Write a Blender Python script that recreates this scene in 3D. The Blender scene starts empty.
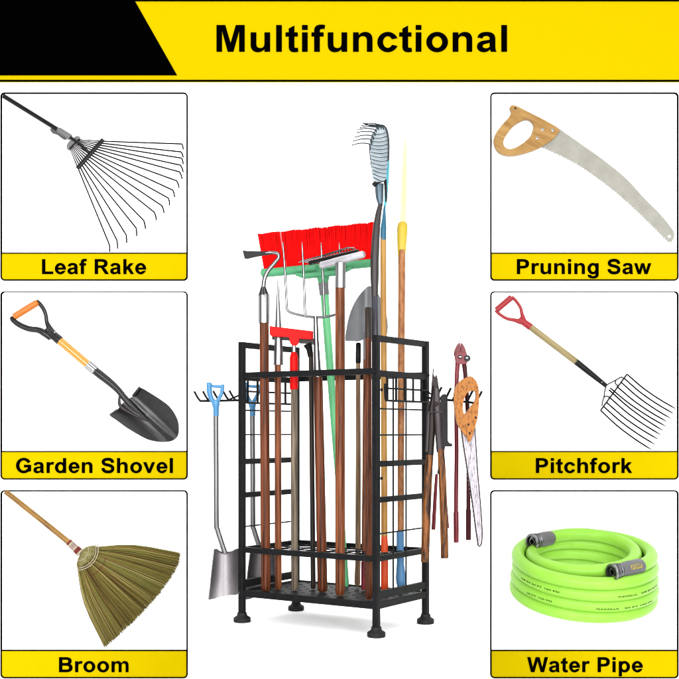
import bpy, bmesh, math, random
from mathutils import Vector, Matrix
random.seed(7)
scene = bpy.context.scene
COL = scene.collection
F, CX, CY, CAMZ = 1191.0, 339.5, 431.0, 0.5456      # focal length in photo pixels, principal point, camera height
V = Vector

def W(x, y, d):
    """world point seen at photo pixel (x, y) at distance d in front of the camera"""
    return V(((x - CX) * d / F, d, CAMZ - (y - CY) * d / F))

# ------------------------------------------------------------------ materials
G = 3.25                                              # picture brightness of an albedo-1 surface under this light
def lin(h, k=None):
    h = h.lstrip('#'); k = G if k is None else k
    out = []
    for i in (0, 2, 4):
        c = int(h[i:i+2], 16) / 255
        c = c / 12.92 if c <= .04045 else ((c + .055) / 1.055) ** 2.4
        out.append(c / k)
    return (*out, 1)

def mat(name, c1, c2=None, rough=.5, metal=0., spec=.5, tint=None, scale=(30, 30, 30), rot=(0, 0, 0), bump=0., detail=4,
        lo=.35, hi=.65, coat=0., bscale=None):
    m = bpy.data.materials.new(name); m.use_nodes = True
    nt = m.node_tree; b = nt.nodes['Principled BSDF']
    if metal == 1: c1 = tuple(x * .68 for x in c1[:3]) + (1,); c2 = c2 and tuple(x * .68 for x in c2[:3]) + (1,)
    b.inputs['Base Color'].default_value = c1
    b.inputs['Roughness'].default_value = rough
    b.inputs['Metallic'].default_value = metal
    b.inputs['Specular IOR Level'].default_value = spec * .62
    b.inputs['Coat Weight'].default_value = coat
    if tint is not None: b.inputs['Specular Tint'].default_value = (tint, tint, tint, 1)
    b.inputs['Coat Roughness'].default_value = .12
    if c2 is not None or bump:
        tc = nt.nodes.new('ShaderNodeTexCoord'); mp = nt.nodes.new('ShaderNodeMapping')
        r0 = nt.nodes.new('ShaderNodeMapping'); r0.inputs['Rotation'].default_value = rot
        nt.links.new(tc.outputs['Object'], r0.inputs['Vector'])
        mp.inputs['Scale'].default_value = scale
        nt.links.new(r0.outputs['Vector'], mp.inputs['Vector'])
        nz = nt.nodes.new('ShaderNodeTexNoise'); nz.inputs['Scale'].default_value = 1
        nz.inputs['Detail'].default_value = detail; nz.inputs['Roughness'].default_value = .6
        nt.links.new(mp.outputs['Vector'], nz.inputs['Vector'])
        if c2 is not None:
            rp = nt.nodes.new('ShaderNodeValToRGB')
            rp.color_ramp.elements[0].position = lo; rp.color_ramp.elements[0].color = c1
            rp.color_ramp.elements[1].position = hi; rp.color_ramp.elements[1].color = c2
            nt.links.new(nz.outputs['Fac'], rp.inputs['Fac'])
            nt.links.new(rp.outputs['Color'], b.inputs['Base Color'])
        if bump:
            bp = nt.nodes.new('ShaderNodeBump'); bp.inputs['Strength'].default_value = bump
            bp.inputs['Distance'].default_value = .002
            if bscale:
                n2 = nt.nodes.new('ShaderNodeTexNoise'); n2.inputs['Scale'].default_value = bscale
                n2.inputs['Detail'].default_value = 2
                nt.links.new(tc.outputs['Object'], n2.inputs['Vector'])
                nt.links.new(n2.outputs['Fac'], bp.inputs['Height'])
            else:
                nt.links.new(nz.outputs['Fac'], bp.inputs['Height'])
            nt.links.new(bp.outputs['Normal'], b.inputs['Normal'])
    return m

GR = (90, 90, 5)                                     # grain along z
M = {}
M['white'] = mat('matt_white', (.9, .9, .9, 1), rough=.9, spec=.1)
M['yellow'] = mat('sign_yellow', lin('#fbdc03', 3.2), rough=.9, spec=.0)
M['black'] = mat('sign_black', (.0002, .0002, .0002, 1), rough=.9, spec=0)
M['ink'] = mat('black_ink', (.0003, .0003, .0003, 1), rough=.9, spec=.0)
M['edge_grey'] = mat('edge_grey', lin('#b8b8b8'), rough=.7, spec=.1)
M['rack'] = mat('black_powder_coat', (.0030, .0031, .0035, 1), (.0044, .0047, .0052, 1), rough=.5, spec=.10, scale=(40, 40, 40), bump=.12, bscale=900)
M['rubber'] = mat('black_rubber', (.005, .005, .0056, 1), rough=.6, spec=.2)
M['redwood'] = mat('reddish_wood', lin('#3a1708', 2.9), lin('#ae643c', 2.9), rough=.42, spec=.16, scale=(150, 150, 5), bump=.3, lo=.34, hi=.66, detail=6)
M['redwood_dark'] = mat('dark_reddish_wood', lin('#2e1106', 2.9), lin('#985230', 2.9), rough=.42, spec=.16, scale=(140, 140, 4), bump=.3, lo=.36, hi=.68, detail=6)
M['taupe'] = mat('weathered_wood', lin('#40342a', 2.9), lin('#9c8a74', 2.9), rough=.6, spec=.25, scale=(120, 120, 5), bump=.3)
M['darkwood'] = mat('near_black_wood', lin('#120c08'), lin('#38271b'), rough=.5, spec=.3, scale=(100, 100, 5), bump=.2)
M['palewood'] = mat('pale_wood', lin('#6e5034', 2.9), lin('#c9a47e', 2.9), rough=.5, spec=.3, scale=(120, 120, 5), bump=.2)
M['yellowwood'] = mat('honey_wood', lin('#b07426', 2.9), lin('#e8b35c', 2.9), rough=.4, spec=.35, scale=(90, 90, 5), bump=.1, lo=.3, hi=.7)
M['orangewood'] = mat('knotty_orange_wood', lin('#82430f', 2.9), lin('#d6935a', 2.9), rough=.5, spec=.3, scale=(60, 60, 26), bump=.2, lo=.3, hi=.7)
M['lopperwood'] = mat('grained_lopper_wood', lin('#281204'), lin('#a86428'), rough=.5, spec=.25, scale=(130, 130, 16), bump=.3, lo=.4, hi=.62, detail=6)
M['sawwood'] = mat('orange_saw_wood', lin('#7c4214'), lin('#cf8640'), rough=.5, spec=.15, scale=(210, 210, 75), bump=.35, lo=.3, hi=.52, detail=6)
M['chrome'] = mat('chrome', (.40, .40, .41, 1), rough=.17, metal=1, tint=.12)
M['wire'] = mat('bright_steel_rod', (.17, .17, .175, 1), rough=.25, metal=1, tint=.05)
M['spike'] = mat('dull_spike_steel', (.30, .30, .31, 1), rough=.3, metal=1, tint=.03)
M['ferrule'] = mat('blue_grey_ferrule', lin('#42596a'), lin('#6f8a9a'), rough=.4, metal=.3, scale=(90, 90, 12))
M['darkchrome'] = mat('dark_steel', (.07, .07, .075, 1), rough=.3, metal=1, tint=.1)
M['spring'] = mat('spring_wire', (.012, .016, .019, 1), rough=.5, spec=.1)
M['steel'] = mat('brushed_steel', (.13, .128, .13, 1), (.18, .177, .18, 1), rough=.42, metal=1, tint=.2, scale=(200, 200, 6), bump=.05)
M['galv'] = mat('galvanised_steel', (.15, .14, .147, 1), (.22, .208, .216, 1), rough=.46, metal=1, tint=.3, scale=(9, 9, 5), bump=.04)
M['blackmetal'] = mat('black_metal', (.003, .003, .003, 1), rough=.35, spec=.16)
M['blackgloss'] = mat('black_gloss', (.0012, .0012, .0012, 1), rough=.12, spec=.45)
M['red'] = mat('red_plastic', lin('#ee0808', 3.0), rough=.5, spec=.12)
M['bristle_red'] = mat('red_bristle', (.42, .0005, .0007, 1), rough=.7, spec=.12)
M['bristle_red2'] = mat('red_bristle_deep', (.34, .0006, .0008, 1), rough=.7, spec=.12)
M['bristle_pale'] = mat('pale_bristle_glint', (.42, .12, .12, 1), rough=.7, spec=.1)
M['green'] = mat('green_plastic', lin('#62bd85', 2.6), lin('#55ab76', 2.6), rough=.45, spec=.3, scale=(20, 20, 10))
M['greenpole'] = mat('pale_green_tube', lin('#84e6a0', 2.3), lin('#6ccd8c', 2.3), rough=.4, spec=.35, scale=(20, 20, 5))
M['grey'] = mat('grey_plastic', lin('#8a8a8c'), rough=.5, spec=.3)
M['darkgrey'] = mat('dark_grey_rubber', lin('#6a6866'), rough=.6, spec=.2)
M['bladegrey'] = mat('shovel_grey', lin('#7e8084'), lin('#9a9b9f'), rough=.45, metal=.25, scale=(14, 14, 5), bump=.05)
M['rakegrey'] = mat('blue_grey_spring_steel', lin('#a9bdc8'), lin('#d3e0e6'), rough=.4, metal=.3, scale=(30, 30, 30))
M['shaft'] = mat('dark_plum_plastic', lin('#2c2426'), lin('#443a3b'), rough=.45, spec=.35, scale=(60, 60, 6), bump=.15)
M['slate'] = mat('slate_sleeve', lin('#2c2c36'), lin('#42424e'), rough=.4, spec=.4, scale=(100, 100, 6))
M['teal'] = mat('teal_paint', lin('#1f6a8c'), lin('#2a7fa2'), rough=.35, spec=.4, scale=(30, 30, 8))
M['cyan'] = mat('cyan_paint', lin('#3fc3d6'), lin('#63d8e4'), rough=.4, spec=.3, scale=(30, 30, 8))
M['blue'] = mat('blue_plastic', lin('#3f86ba', 2.6), lin('#529acb', 2.6), rough=.4, spec=.4, scale=(30, 30, 30))
M['bluegrip'] = mat('sky_blue_grip', lin('#5f9fd8'), lin('#6eaee2'), rough=.45, spec=.3, scale=(30, 30, 8))
M['orangegrip'] = mat('orange_grip', lin('#f4551f', 2.8), rough=.45, spec=.3)
M['paleyellow'] = mat('yellow_plastic', lin('#f5d94a'), lin('#e9c93a'), rough=.45, spec=.3, scale=(30, 30, 8))
M['ivory'] = mat('ivory_blade', (.31, .298, .175, 1), rough=.4, spec=.2)
M['wine'] = mat('wine_red_paint', lin('#741824'), lin('#962c38'), rough=.35, spec=.25, scale=(30, 30, 8))
M['winedark'] = mat('dark_wine_grip', lin('#4a0f17'), rough=.45, spec=.15)
M['lopsteel'] = mat('dark_brown_steel', lin('#1c100d'), lin('#2f1e1a'), rough=.4, metal=.2, spec=.25, scale=(60, 60, 10), bump=.1)
M['lopgrey'] = mat('mauve_steel', lin('#3a3335'), lin('#574e51'), rough=.4, metal=.3, spec=.3, scale=(60, 60, 10))
M['agedblade'] = mat('worn_saw_steel', (.215, .2, .22, 1), (.045, .033, .045, 1), rough=.5, metal=.1, scale=(330, 330, 60), lo=.5, hi=.68, detail=6)
M['sawblade'] = mat('grey_saw_steel', lin('#b4b2a4'), lin('#c3c1b4'), rough=.5, metal=.15, scale=(25, 25, 25))
D38 = math.radians(38)
M['oak'] = mat('light_oak', lin('#b3813c'), lin('#dcae66'), rough=.5, spec=.25, scale=(12, 60, 70), bump=.15, lo=.3, hi=.7, rot=(0, math.radians(-27), 0))
M['bamboo'] = mat('golden_bamboo', lin('#8a5a10'), lin('#cf9a30'), rough=.35, spec=.4, scale=(70, 70, 9), bump=.15, rot=(0, math.radians(50), 0))
M['tan'] = mat('tan_wood', lin('#a8935e'), lin('#cbb883'), rough=.5, spec=.3, scale=(70, 70, 6), bump=.1, rot=(0, math.radians(52), 0))
M['amber'] = mat('amber_fibreglass', lin('#f5a50e', 2.9), rough=.2, spec=.5, coat=.5)
M['orange'] = mat('orange_plastic', lin('#f08420', 2.9), rough=.35, spec=.4)
M['pitchred'] = mat('crimson_plastic', lin('#c4202c'), rough=.4, spec=.4)
M['shovelblack'] = mat('graphite_paint', (.005, .0045, .0047, 1), (.008, .0073, .0077, 1), rough=.26, spec=.34, scale=(30, 30, 30), bump=.1, bscale=500)
M['hose'] = mat('lime_hose', lin('#9fe548', 2.55), lin('#a8ec50', 2.55), rough=.42, spec=.3, scale=(12, 12, 12))
M['gun'] = mat('gunmetal', (.24, .24, .25, 1), rough=.32, metal=1, tint=.2)
M['hosegrey'] = mat('grey_sleeve', lin('#7e7e80'), rough=.45, spec=.3)
straw = [mat('straw_olive', lin('#9a8a40'), rough=.6, spec=.2), mat('straw_brown', lin('#886f37'), rough=.6, spec=.2),
         mat('straw_green', lin('#8f8e46'), rough=.6, spec=.2), mat('straw_pale', lin('#cbb876'), rough=.6, spec=.2),
         mat('straw_dark', lin('#5a4b22'), rough=.6, spec=.2)]
M['thread'] = mat('cream_thread', lin('#d8ccac'), rough=.8, spec=.1)
M['redthread'] = mat('red_thread', lin('#8f3f3a'), rough=.8, spec=.1)
M['pinkthread'] = mat('pink_grey_thread', lin('#c4a8a0'), rough=.8, spec=.1)

# ------------------------------------------------------------------ object helpers
def link(o): COL.objects.link(o); return o

def thing(name, label, cat, loc, group=None):
    o = bpy.data.objects.new(name, None); link(o); o.location = loc
    o.empty_display_size = .02
    o['label'] = label; o['category'] = cat
    if group: o['group'] = group
    return o

def origin(o):
    p = V((0, 0, 0))
    while o is not None:
        p += o.location; o = o.parent
    return p

def obj(name, bm, m, parent=None, smooth=True, bevel=0., bseg=2, angle=40):
    """bm in world coordinates -> ONE mesh object, its origin at its parent's"""
    bmesh.ops.recalc_face_normals(bm, faces=bm.faces[:])
    if parent is not None:
        bmesh.ops.translate(bm, verts=bm.verts[:], vec=-origin(parent))
    me = bpy.data.meshes.new(name); bm.to_mesh(me); bm.free()
    for x in (m if isinstance(m, list) else [m]): me.materials.append(x)
    o = bpy.data.objects.new(name, me); link(o)
    if parent is not None: o.parent = parent
    if smooth:
        for p in me.polygons: p.use_smooth = True
        try: me.set_sharp_from_angle(angle=math.radians(angle))
        except Exception: pass
    if bevel:
        md = o.modifiers.new('bevel', 'BEVEL'); md.width = bevel; md.segments = bseg; md.limit_method = 'ANGLE'
        md.angle_limit = math.radians(40); md.harden_normals = False
    return o

def tag(o, label, cat, group=None):
    o['label'] = label; o['category'] = cat
    if group: o['group'] = group
    return o

def catmull(pts, n):
    P = [V(p) for p in pts]
    if len(P) < 3: return [P[0].lerp(P[-1], i / n) for i in range(n + 1)]
    out = []
    E = [P[0] * 2 - P[1]] + P + [P[-1] * 2 - P[-2]]
    for i in range(1, len(E) - 2):
        a, b, c, d = E[i-1:i+3]
        for k in range(n):
            t = k / n
            out.append(.5 * ((2 * b) + (c - a) * t + (2 * a - 5 * b + 4 * c - d) * t * t + (3 * b - a - 3 * c + d) * t ** 3))
    out.append(P[-1]); return out

def tube(bm, pts, r, seg=12, flat=1., ref=None, mi=0, cap=True):
    """swept tube; r a number or a list; flat squashes it along the second axis"""
    P = [V(p) for p in pts]; n = len(P)
    R = r if isinstance(r, (list, tuple)) else [r] * n
    if len(R) != n:
        R = [R[min(int(i / (n - 1) * (len(R) - 1)), len(R) - 2)] * (1 - (i / (n - 1) * (len(R) - 1) - min(int(i / (n - 1) * (len(R) - 1)), len(R) - 2)))
             + R[min(int(i / (n - 1) * (len(R) - 1)), len(R) - 2) + 1] * (i / (n - 1) * (len(R) - 1) - min(int(i / (n - 1) * (len(R) - 1)), len(R) - 2)) for i in range(n)]
    ref = V(ref) if ref is not None else None
    nrm = None; rings = []
    for i in range(n):
        t = (P[min(i + 1, n - 1)] - P[max(i - 1, 0)]).normalized()
        if nrm is None or ref is not None:
            a = ref if ref is not None else (V((0, 1, 0)) if abs(t.y) < .9 else V((1, 0, 0)))
            nrm = (a - t * a.dot(t)).normalized()
        else:
            nrm = (nrm - t * nrm.dot(t)).normalized()
        bi = t.cross(nrm)
        rings.append([bm.verts.new(P[i] + (bi * math.cos(2 * math.pi * k / seg) + nrm * math.sin(2 * math.pi * k / seg) * flat) * R[i]) for k in range(seg)])
    for a, b in zip(rings, rings[1:]):
        for k in range(seg):
            f = bm.faces.new((a[k], a[(k + 1) % seg], b[(k + 1) % seg], b[k])); f.material_index = mi
    if cap:
        for rg in (rings[0], rings[-1]):
            f = bm.faces.new(rg); f.material_index = mi
    return bm

def px(pts, d=None):
    return [W(p[0], p[1], p[2] if len(p) > 2 else d) for p in pts]

def ptube(bm, pts, r, d=None, seg=12, smooth=0, flat=1., ref=None, mi=0):
    """tube through photo pixels; radii in photo pixels at the depth of the first point"""
    dd = pts[0][2] if len(pts[0]) > 2 else d
    P = px(pts, d); s = dd / F
    if smooth: P = catmull(P, smooth)
    R = [x * s for x in r] if isinstance(r, (list, tuple)) else r * s
    return tube(bm, P, R, seg, flat, ref, mi)

def box(bm, c, ax, ay, az, sx, sy, sz):
    """box about c with unit axes and full sizes"""
    vs = [bm.verts.new(c + ax * (sx * i / 2) + ay * (sy * j / 2) + az * (sz * k / 2)) for i in (-1, 1) for j in (-1, 1) for k in (-1, 1)]
    for q in ((0, 1, 3, 2), (4, 6, 7, 5), (0, 4, 5, 1), (2, 3, 7, 6), (0, 2, 6, 4), (1, 5, 7, 3)):
        bm.faces.new([vs[i] for i in q])
    return bm

def bar(bm, a, b, w, h, up=V((0, 0, 1))):
    t = (b - a); L = t.length; t.normalize()
    s = t.cross(up).normalized(); u2 = s.cross(t)
    return box(bm, (a + b) / 2, t, s, u2, L, w, h)

def lathe(bm, base, prof, seg=20, axis=V((0, 0, 1)), mi=0):
    a = axis.normalized(); x = (V((1, 0, 0)) if abs(a.x) < .9 else V((0, 1, 0))); x = (x - a * x.dot(a)).normalized(); y = a.cross(x)
    rings = [[bm.verts.new(base + a * h + (x * math.cos(2 * math.pi * k / seg) + y * math.sin(2 * math.pi * k / seg)) * max(r, 1e-5)) for k in range(seg)] for r, h in prof]
    for p, q in zip(rings, rings[1:]):
        for k in range(seg):
            f = bm.faces.new((p[k], p[(k + 1) % seg], q[(k + 1) % seg], q[k])); f.material_index = mi
    for rg in (rings[0], rings[-1]):
        f = bm.faces.new(rg); f.material_index = mi
    return bm

def plate(bm, outer, holes=(), d0=4.18, thick=.005, pix=True):
    """flat plate cut to an outline of pixels (with holes) standing at distance d0, thickness away from the camera"""
    loops = [outer] + list(holes)
    edges = []; vl = []
    for lp in loops:
        vs = [bm.verts.new(W(p[0], p[1], d0) if pix else V(p)) for p in lp]
        vl.append(vs)
        for i in range(len(vs)): edges.append(bm.edges.new((vs[i], vs[(i + 1) % len(vs)])))
    r = bmesh.ops.triangle_fill(bm, use_beauty=True, use_dissolve=False, edges=edges)
    faces = [g for g in r['geom'] if isinstance(g, bmesh.types.BMFace)]
    e = bmesh.ops.extrude_face_region(bm, geom=faces)
    nv = [g for g in e['geom'] if isinstance(g, bmesh.types.BMVert)]
    bmesh.ops.translate(bm, verts=nv, vec=(0, thick, 0))
    return bm

def smooth2(pts, n=5, closed=True):
    P = [V((p[0], p[1], 0)) for p in pts]; k = len(P); out = []
    for i in range(k):
        a, b, c, d = P[i - 1], P[i], P[(i + 1) % k], P[(i + 2) % k]
        for j in range(n):
            t = j / n
            q = .5 * ((2 * b) + (c - a) * t + (2 * a - 5 * b + 4 * c - d) * t * t + (3 * b - a - 3 * c + d) * t ** 3)
            out.append((q.x, q.y))
    return out

def dish(bm, outline, c, depth, n=8, thick=.003):
    """curved sheet: rings from centre c to the outline; depth(r, p) shifts a point along y"""
    rings = []
    cv = bm.verts.new(W(c[0], c[1], depth(0, c)))
    for k in range(1, n + 1):
        t = k / n; rg = []
        for p in outline:
            q = (c[0] + (p[0] - c[0]) * t, c[1] + (p[1] - c[1]) * t)
            rg.append(bm.verts.new(W(q[0], q[1], depth(t, q))))
        rings.append(rg)
    m = len(outline); fs = []
    for i in range(m): fs.append(bm.faces.new((cv, rings[0][i], rings[0][(i + 1) % m])))
    for a, b in zip(rings, rings[1:]):
        for i in range(m): fs.append(bm.faces.new((a[i], b[i], b[(i + 1) % m], a[(i + 1) % m])))
    bmesh.ops.recalc_face_normals(bm, faces=fs)
    e = bmesh.ops.extrude_face_region(bm, geom=fs)
    nv = [g for g in e['geom'] if isinstance(g, bmesh.types.BMVert)]
    bmesh.ops.translate(bm, verts=nv, vec=(0, thick, 0))
    return bm

def ball(bm, c, r, seg=10):
    bmesh.ops.create_uvsphere(bm, u_segments=seg, v_segments=seg // 2 + 1, radius=r, matrix=Matrix.Translation(c)); return bm

# ------------------------------------------------------------------ setting
DW = 4.2                                             # the white wall
bm = bmesh.new(); box(bm, V((0, DW + .05, .5)), V((1, 0, 0)), V((0, 1, 0)), V((0, 0, 1)), 9, .1, 4.4)
o = obj('backdrop', bm, M['white'], smooth=False); o['kind'] = 'structure'
bm = bmesh.new(); box(bm, V((0, 1.2, -1.75)), V((1, 0, 0)), V((0, 1, 0)), V((0, 0, 1)), 9, 6, .1)
o = obj('floor', bm, M['white'], smooth=False); o['kind'] = 'structure'
bm = bmesh.new()
PX = .366                                            # half width of the plinth that carries the rack
vs0 = [V((-PX, 3.0, 0)), V((PX, 3.0, 0)), V((PX + .12, DW - .002, 0)), V((-PX - .12, DW - .002, 0))]
t_ = [bm.verts.new(v) for v in vs0]; b_ = [bm.verts.new(v - V((0, 0, 1.68))) for v in vs0]
bm.faces.new(t_); bm.faces.new(b_)
for i in range(4): bm.faces.new((t_[i], t_[(i + 1) % 4], b_[(i + 1) % 4], b_[i]))
o = obj('plinth', bm, M['white'], smooth=False); o['kind'] = 'structure'

# ------------------------------------------------------------------ lettering
def cub(p, c1, c2, q, n=8):
    return [tuple((1 - t) ** 3 * p[i] + 3 * t * (1 - t) ** 2 * c1[i] + 3 * t * t * (1 - t) * c2[i] + t ** 3 * q[i] for i in (0, 1)) for t in [k / n for k in range(1, n + 1)]]
def path(*seg):
    """outline: points, or 6-tuples for a cubic"""
    out = [seg[0]]
    for g in seg[1:]:
        if len(g) == 2: out.append(g)
        else: out += cub(out[-1], g[0:2], g[2:4], g[4:6])
    return [out]
def rc(x0, y0, x1, y1): return [[(x0, y0), (x1, y0), (x1, y1), (x0, y1)]]
def ring(cx, cy, rx, ry, ix, iy, a0=0, a1=360, b0=None, b1=None, icx=None, n=40):
    b0 = a0 if b0 is None else b0; b1 = a1 if b1 is None else b1; icx = cx if icx is None else icx
    o = [(cx + rx * math.cos(math.radians(a0 + (a1 - a0) * k / n)), cy + ry * math.sin(math.radians(a0 + (a1 - a0) * k / n))) for k in range(n + 1)]
    i = [(icx + ix * math.cos(math.radians(b0 + (b1 - b0) * k / n)), cy + iy * math.sin(math.radians(b0 + (b1 - b0) * k / n))) for k in range(n + 1)]
    return [[o[k], o[k + 1], i[k + 1], i[k]] for k in range(n)]
def stroke(pts, w):
    P = [V((x, y, 0)) for x, y in pts]; L = []; R = []
    for k in range(len(P)):
        t = (P[min(k + 1, len(P) - 1)] - P[max(k - 1, 0)]).normalized(); nn = V((-t.y, t.x, 0))
        L.append(P[k] + nn * w / 2); R.append(P[k] - nn * w / 2)
    return [[(L[k].x, L[k].y), (L[k + 1].x, L[k + 1].y), (R[k + 1].x, R[k + 1].y), (R[k].x, R[k].y)] for k in range(len(P) - 1)]
def mv(ps, f): return [[f(x, y) for x, y in p] for p in ps]
ARCH = path((416, 600), (416, 790, 500, 864, 620, 864), (760, 864, 830, 780, 830, 640), (830, 0), (1111, 0), (1111, 680), (1111, 930, 980, 1086, 752, 1086), (600, 1086, 480, 1010, 410, 900))
STEM = rc(135, 0, 416, 1062)
DB_ = ring(582, 531, 497, 555, 230, 325, icx=604)
k_ = 642 / 695
GL = {
 ' ': ([], 569), 'l': (rc(143, 0, 424, 1466), 569), 'i': (rc(143, 0, 424, 1062) + rc(143, 1206, 424, 1466), 569),
 't': (rc(18, 838, 634, 1062) + path((180, 1273), (461, 1437), (461, 310), (461, 230, 490, 205, 545, 205), (580, 205, 610, 213, 636, 222), (660, 4), (600, -16, 540, -24, 470, -24), (280, -24, 180, 70, 180, 280)), 682),
 'f': (rc(24, 842, 632, 1062) + path((160, 0), (441, 0), (441, 1130), (441, 1225, 480, 1262, 560, 1262), (600, 1262, 640, 1258, 676, 1250), (712, 1462), (650, 1480, 580, 1491, 500, 1491), (270, 1491, 160, 1370, 160, 1150)), 682),
 'n': (STEM + ARCH, 1251), 'h': (rc(135, 0, 416, 1466) + ARCH, 1251), 'u': (mv(STEM + ARCH, lambda x, y: (1246 - x, 1062 - y)), 1251),
 'm': (rc(130, 0, 411, 1062) + mv(ARCH, lambda x, y: (411 + (x - 416) * k_, y)) + mv(ARCH, lambda x, y: (1053 + (x - 416) * k_, y)), 1821),
 'r': (STEM + path((416, 560), (416, 780, 500, 830, 620, 830), (665, 830, 705, 820, 742, 797), (828, 1042), (770, 1072, 715, 1086, 655, 1086), (540, 1086, 470, 1030, 400, 900)), 797),
 'o': (ring(625, 531, 545, 555, 258, 325), 1251), 'c': (ring(605, 531, 525, 555, 240, 325, 23, 337, 30, 332), 1139),
 'e': (ring(576, 531, 500, 555, 222, 332, 0, 340, 0, 312) + rc(351, 440, 1075, 630) + rc(800, 440, 1078, 545), 1139),
 'a': (path((102, 784), (150, 980, 270, 1086, 565, 1086), (860, 1086, 1000, 960, 1000, 720), (1000, 330), (1000, 160, 1015, 80, 1061, 0), (783, 0), (765, 40, 755, 80, 745, 130), (719, 300), (719, 720), (719, 830, 650, 872, 545, 872), (440, 872, 380, 840, 357, 738))
       + path((719, 660), (520, 600, 80, 640, 80, 290), (80, 110, 220, -24, 430, -24), (560, -24, 670, 40, 745, 130), (719, 300), (700, 220, 610, 185, 520, 185), (420, 185, 361, 240, 361, 310), (361, 430, 500, 430, 719, 490)), 1139),
 'd': (DB_ + rc(834, 0, 1115, 1466), 1251), 'p': (mv(DB_, lambda x, y: (1251 - x, 1062 - y)) + rc(136, -404, 417, 1062), 1251),
 'g': (DB_ + path((1115, 1062), (834, 1062), (834, 10), (834, -150, 760, -208, 620, -208), (490, -208, 430, -170, 415, -100), (95, -66), (100, -300, 260, -431, 610, -431), (960, -431, 1115, -300, 1115, 0)), 1251),
 'k': (rc(137, 0, 416, 1466) + [[(416, 688), (745, 1062), (1091, 1062), (728, 674), (533, 472), (416, 350)], [(728, 674), (1117, 0), (814, 0), (533, 472)]], 1139),
 'v': ([[(430, 0), (2, 1062), (297, 1062), (497, 520), (555, 339), (612, 520), (815, 1062), (1103, 1062), (681, 0)]], 1139),
 'w': ([[(337, 0), (1, 1062), (274, 1062), (473, 366), (656, 1062), (927, 1062), (1104, 366), (1309, 1062), (1586, 1062), (1245, 0), (975, 0), (792, 683), (612, 0)]], 1593),
 'M': ([[(145, 0), (145, 1466), (588, 1466), (854, 466), (1117, 1466), (1561, 1466), (1561, 0), (1286, 0), (1286, 1154), (995, 0), (710, 0), (420, 1154), (420, 0)]], 1706),
 'L': ([[(157, 0), (157, 1460), (453, 1460), (453, 247), (1189, 247), (1189, 0)]], 1251),
 'P': (rc(150, 0, 446, 1466) + path((446, 1466), (700, 1466), (1100, 1466, 1274, 1290, 1274, 1012), (1274, 700, 1060, 553, 700, 553), (446, 553), (446, 801), (640, 801), (860, 801, 970, 870, 970, 1012), (970, 1150, 880, 1218, 690, 1218), (446, 1218)), 1366),
 'R': (rc(150, 0, 446, 1466) + path((446, 1466), (760, 1466), (1150, 1466, 1327, 1330, 1327, 1055), (1327, 760, 1120, 612, 760, 612), (446, 612), (446, 846), (700, 846), (920, 846, 1023, 900, 1023, 1032), (1023, 1160, 930, 1218, 730, 1218), (446, 1218)) + [[(560, 630), (720, 612), (1110, 0), (1464, 0), (1130, 520), (960, 660)]], 1479),
 'B': (rc(150, 0, 446, 1466) + path((446, 1466), (740, 1466), (1130, 1466, 1311, 1330, 1311, 1090), (1311, 850, 1130, 700, 740, 700), (446, 700), (446, 888), (720, 888), (900, 888, 1010, 930, 1010, 1058), (1010, 1180, 920, 1222, 740, 1222), (446, 1222))
       + path((446, 888), (780, 888), (1190, 888, 1396, 700, 1396, 425), (1396, 150, 1200, 0, 830, 0), (446, 0), (446, 247), (780, 247), (980, 247, 1084, 300, 1084, 440), (1084, 580, 980, 640, 760, 640), (446, 640)), 1479),
 'S': (stroke([(1120, 1010)] + cub((1120, 1010), (1090, 1250), (940, 1355), (690, 1355), 12) + cub((690, 1355), (420, 1355), (245, 1260), (245, 1080), 12) + cub((245, 1080), (245, 880), (430, 840), (690, 780), 12)
              + cub((690, 780), (960, 715), (1125, 650), (1125, 430), 12) + cub((1125, 430), (1125, 210), (960, 112), (690, 112), 12) + cub((690, 112), (420, 112), (250, 220), (212, 480), 12), 282), 1366),
 'G': (ring(800, 733, 715, 758, 410, 500, 30, 322, 27, 322) + rc(819, 552, 1470, 802) + [[(1175, 240), (1330, 130), (1470, 190), (1470, 700), (1175, 700)]], 1593),
 'W': ([[(353, 0), (3, 1466), (306, 1466), (527, 459), (795, 1466), (1147, 1466), (1404, 442), (1629, 1466), (1927, 1466), (1571, 0), (1257, 0), (965, 1096), (674, 0)]], 1933),
}
def words(s, x0, x1, base, cap, d, parent, thick=.0025):
    """bold lettering fitted between photo pixels x0 and x1, standing on pixel row base: one part for each word"""
    out = [[]]; x = 0
    for c in s:
        ps, adv = GL[c]
        if c == ' ': out.append([])
        out[-1] += [[(px_ + x, py_) for px_, py_ in p] for p in ps]; x += adv + 26
    mn = min(p[0] for w in out for q in w for p in q); mx = max(p[0] for w in out for q in w for p in q)
    for polys in out:
        bm = bmesh.new()
        for k, q in enumerate(polys):
            vs = [bm.verts.new(W(x0 + (p[0] - mn) / (mx - mn) * (x1 - x0), base - p[1] / 1466 * cap, d - .00002 * (k % 9))) for p in q]
            ed = [bm.edges.new((vs[i], vs[(i + 1) % len(vs)])) for i in range(len(vs))]
            bmesh.ops.triangle_fill(bm, use_beauty=True, use_dissolve=False, edges=ed)
        e = bmesh.ops.extrude_face_region(bm, geom=bm.faces[:])
        bmesh.ops.translate(bm, verts=[g for g in e['geom'] if isinstance(g, bmesh.types.BMVert)], vec=(0, thick, 0))
        obj('lettering', bm, M['ink'], parent, False)

def rrect(x0, y0, x1, y1, r, n=5):
    pts = []
    for cx, cy, a0 in ((x1 - r, y0 + r, -90), (x1 - r, y1 - r, 0), (x0 + r, y1 - r, 90), (x0 + r, y0 + r, 180)):
        for k in range(n + 1):
            a = math.radians(a0 + 90 * k / n); pts.append((cx + r * math.cos(a), cy + r * math.sin(a)))
    return pts

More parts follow.
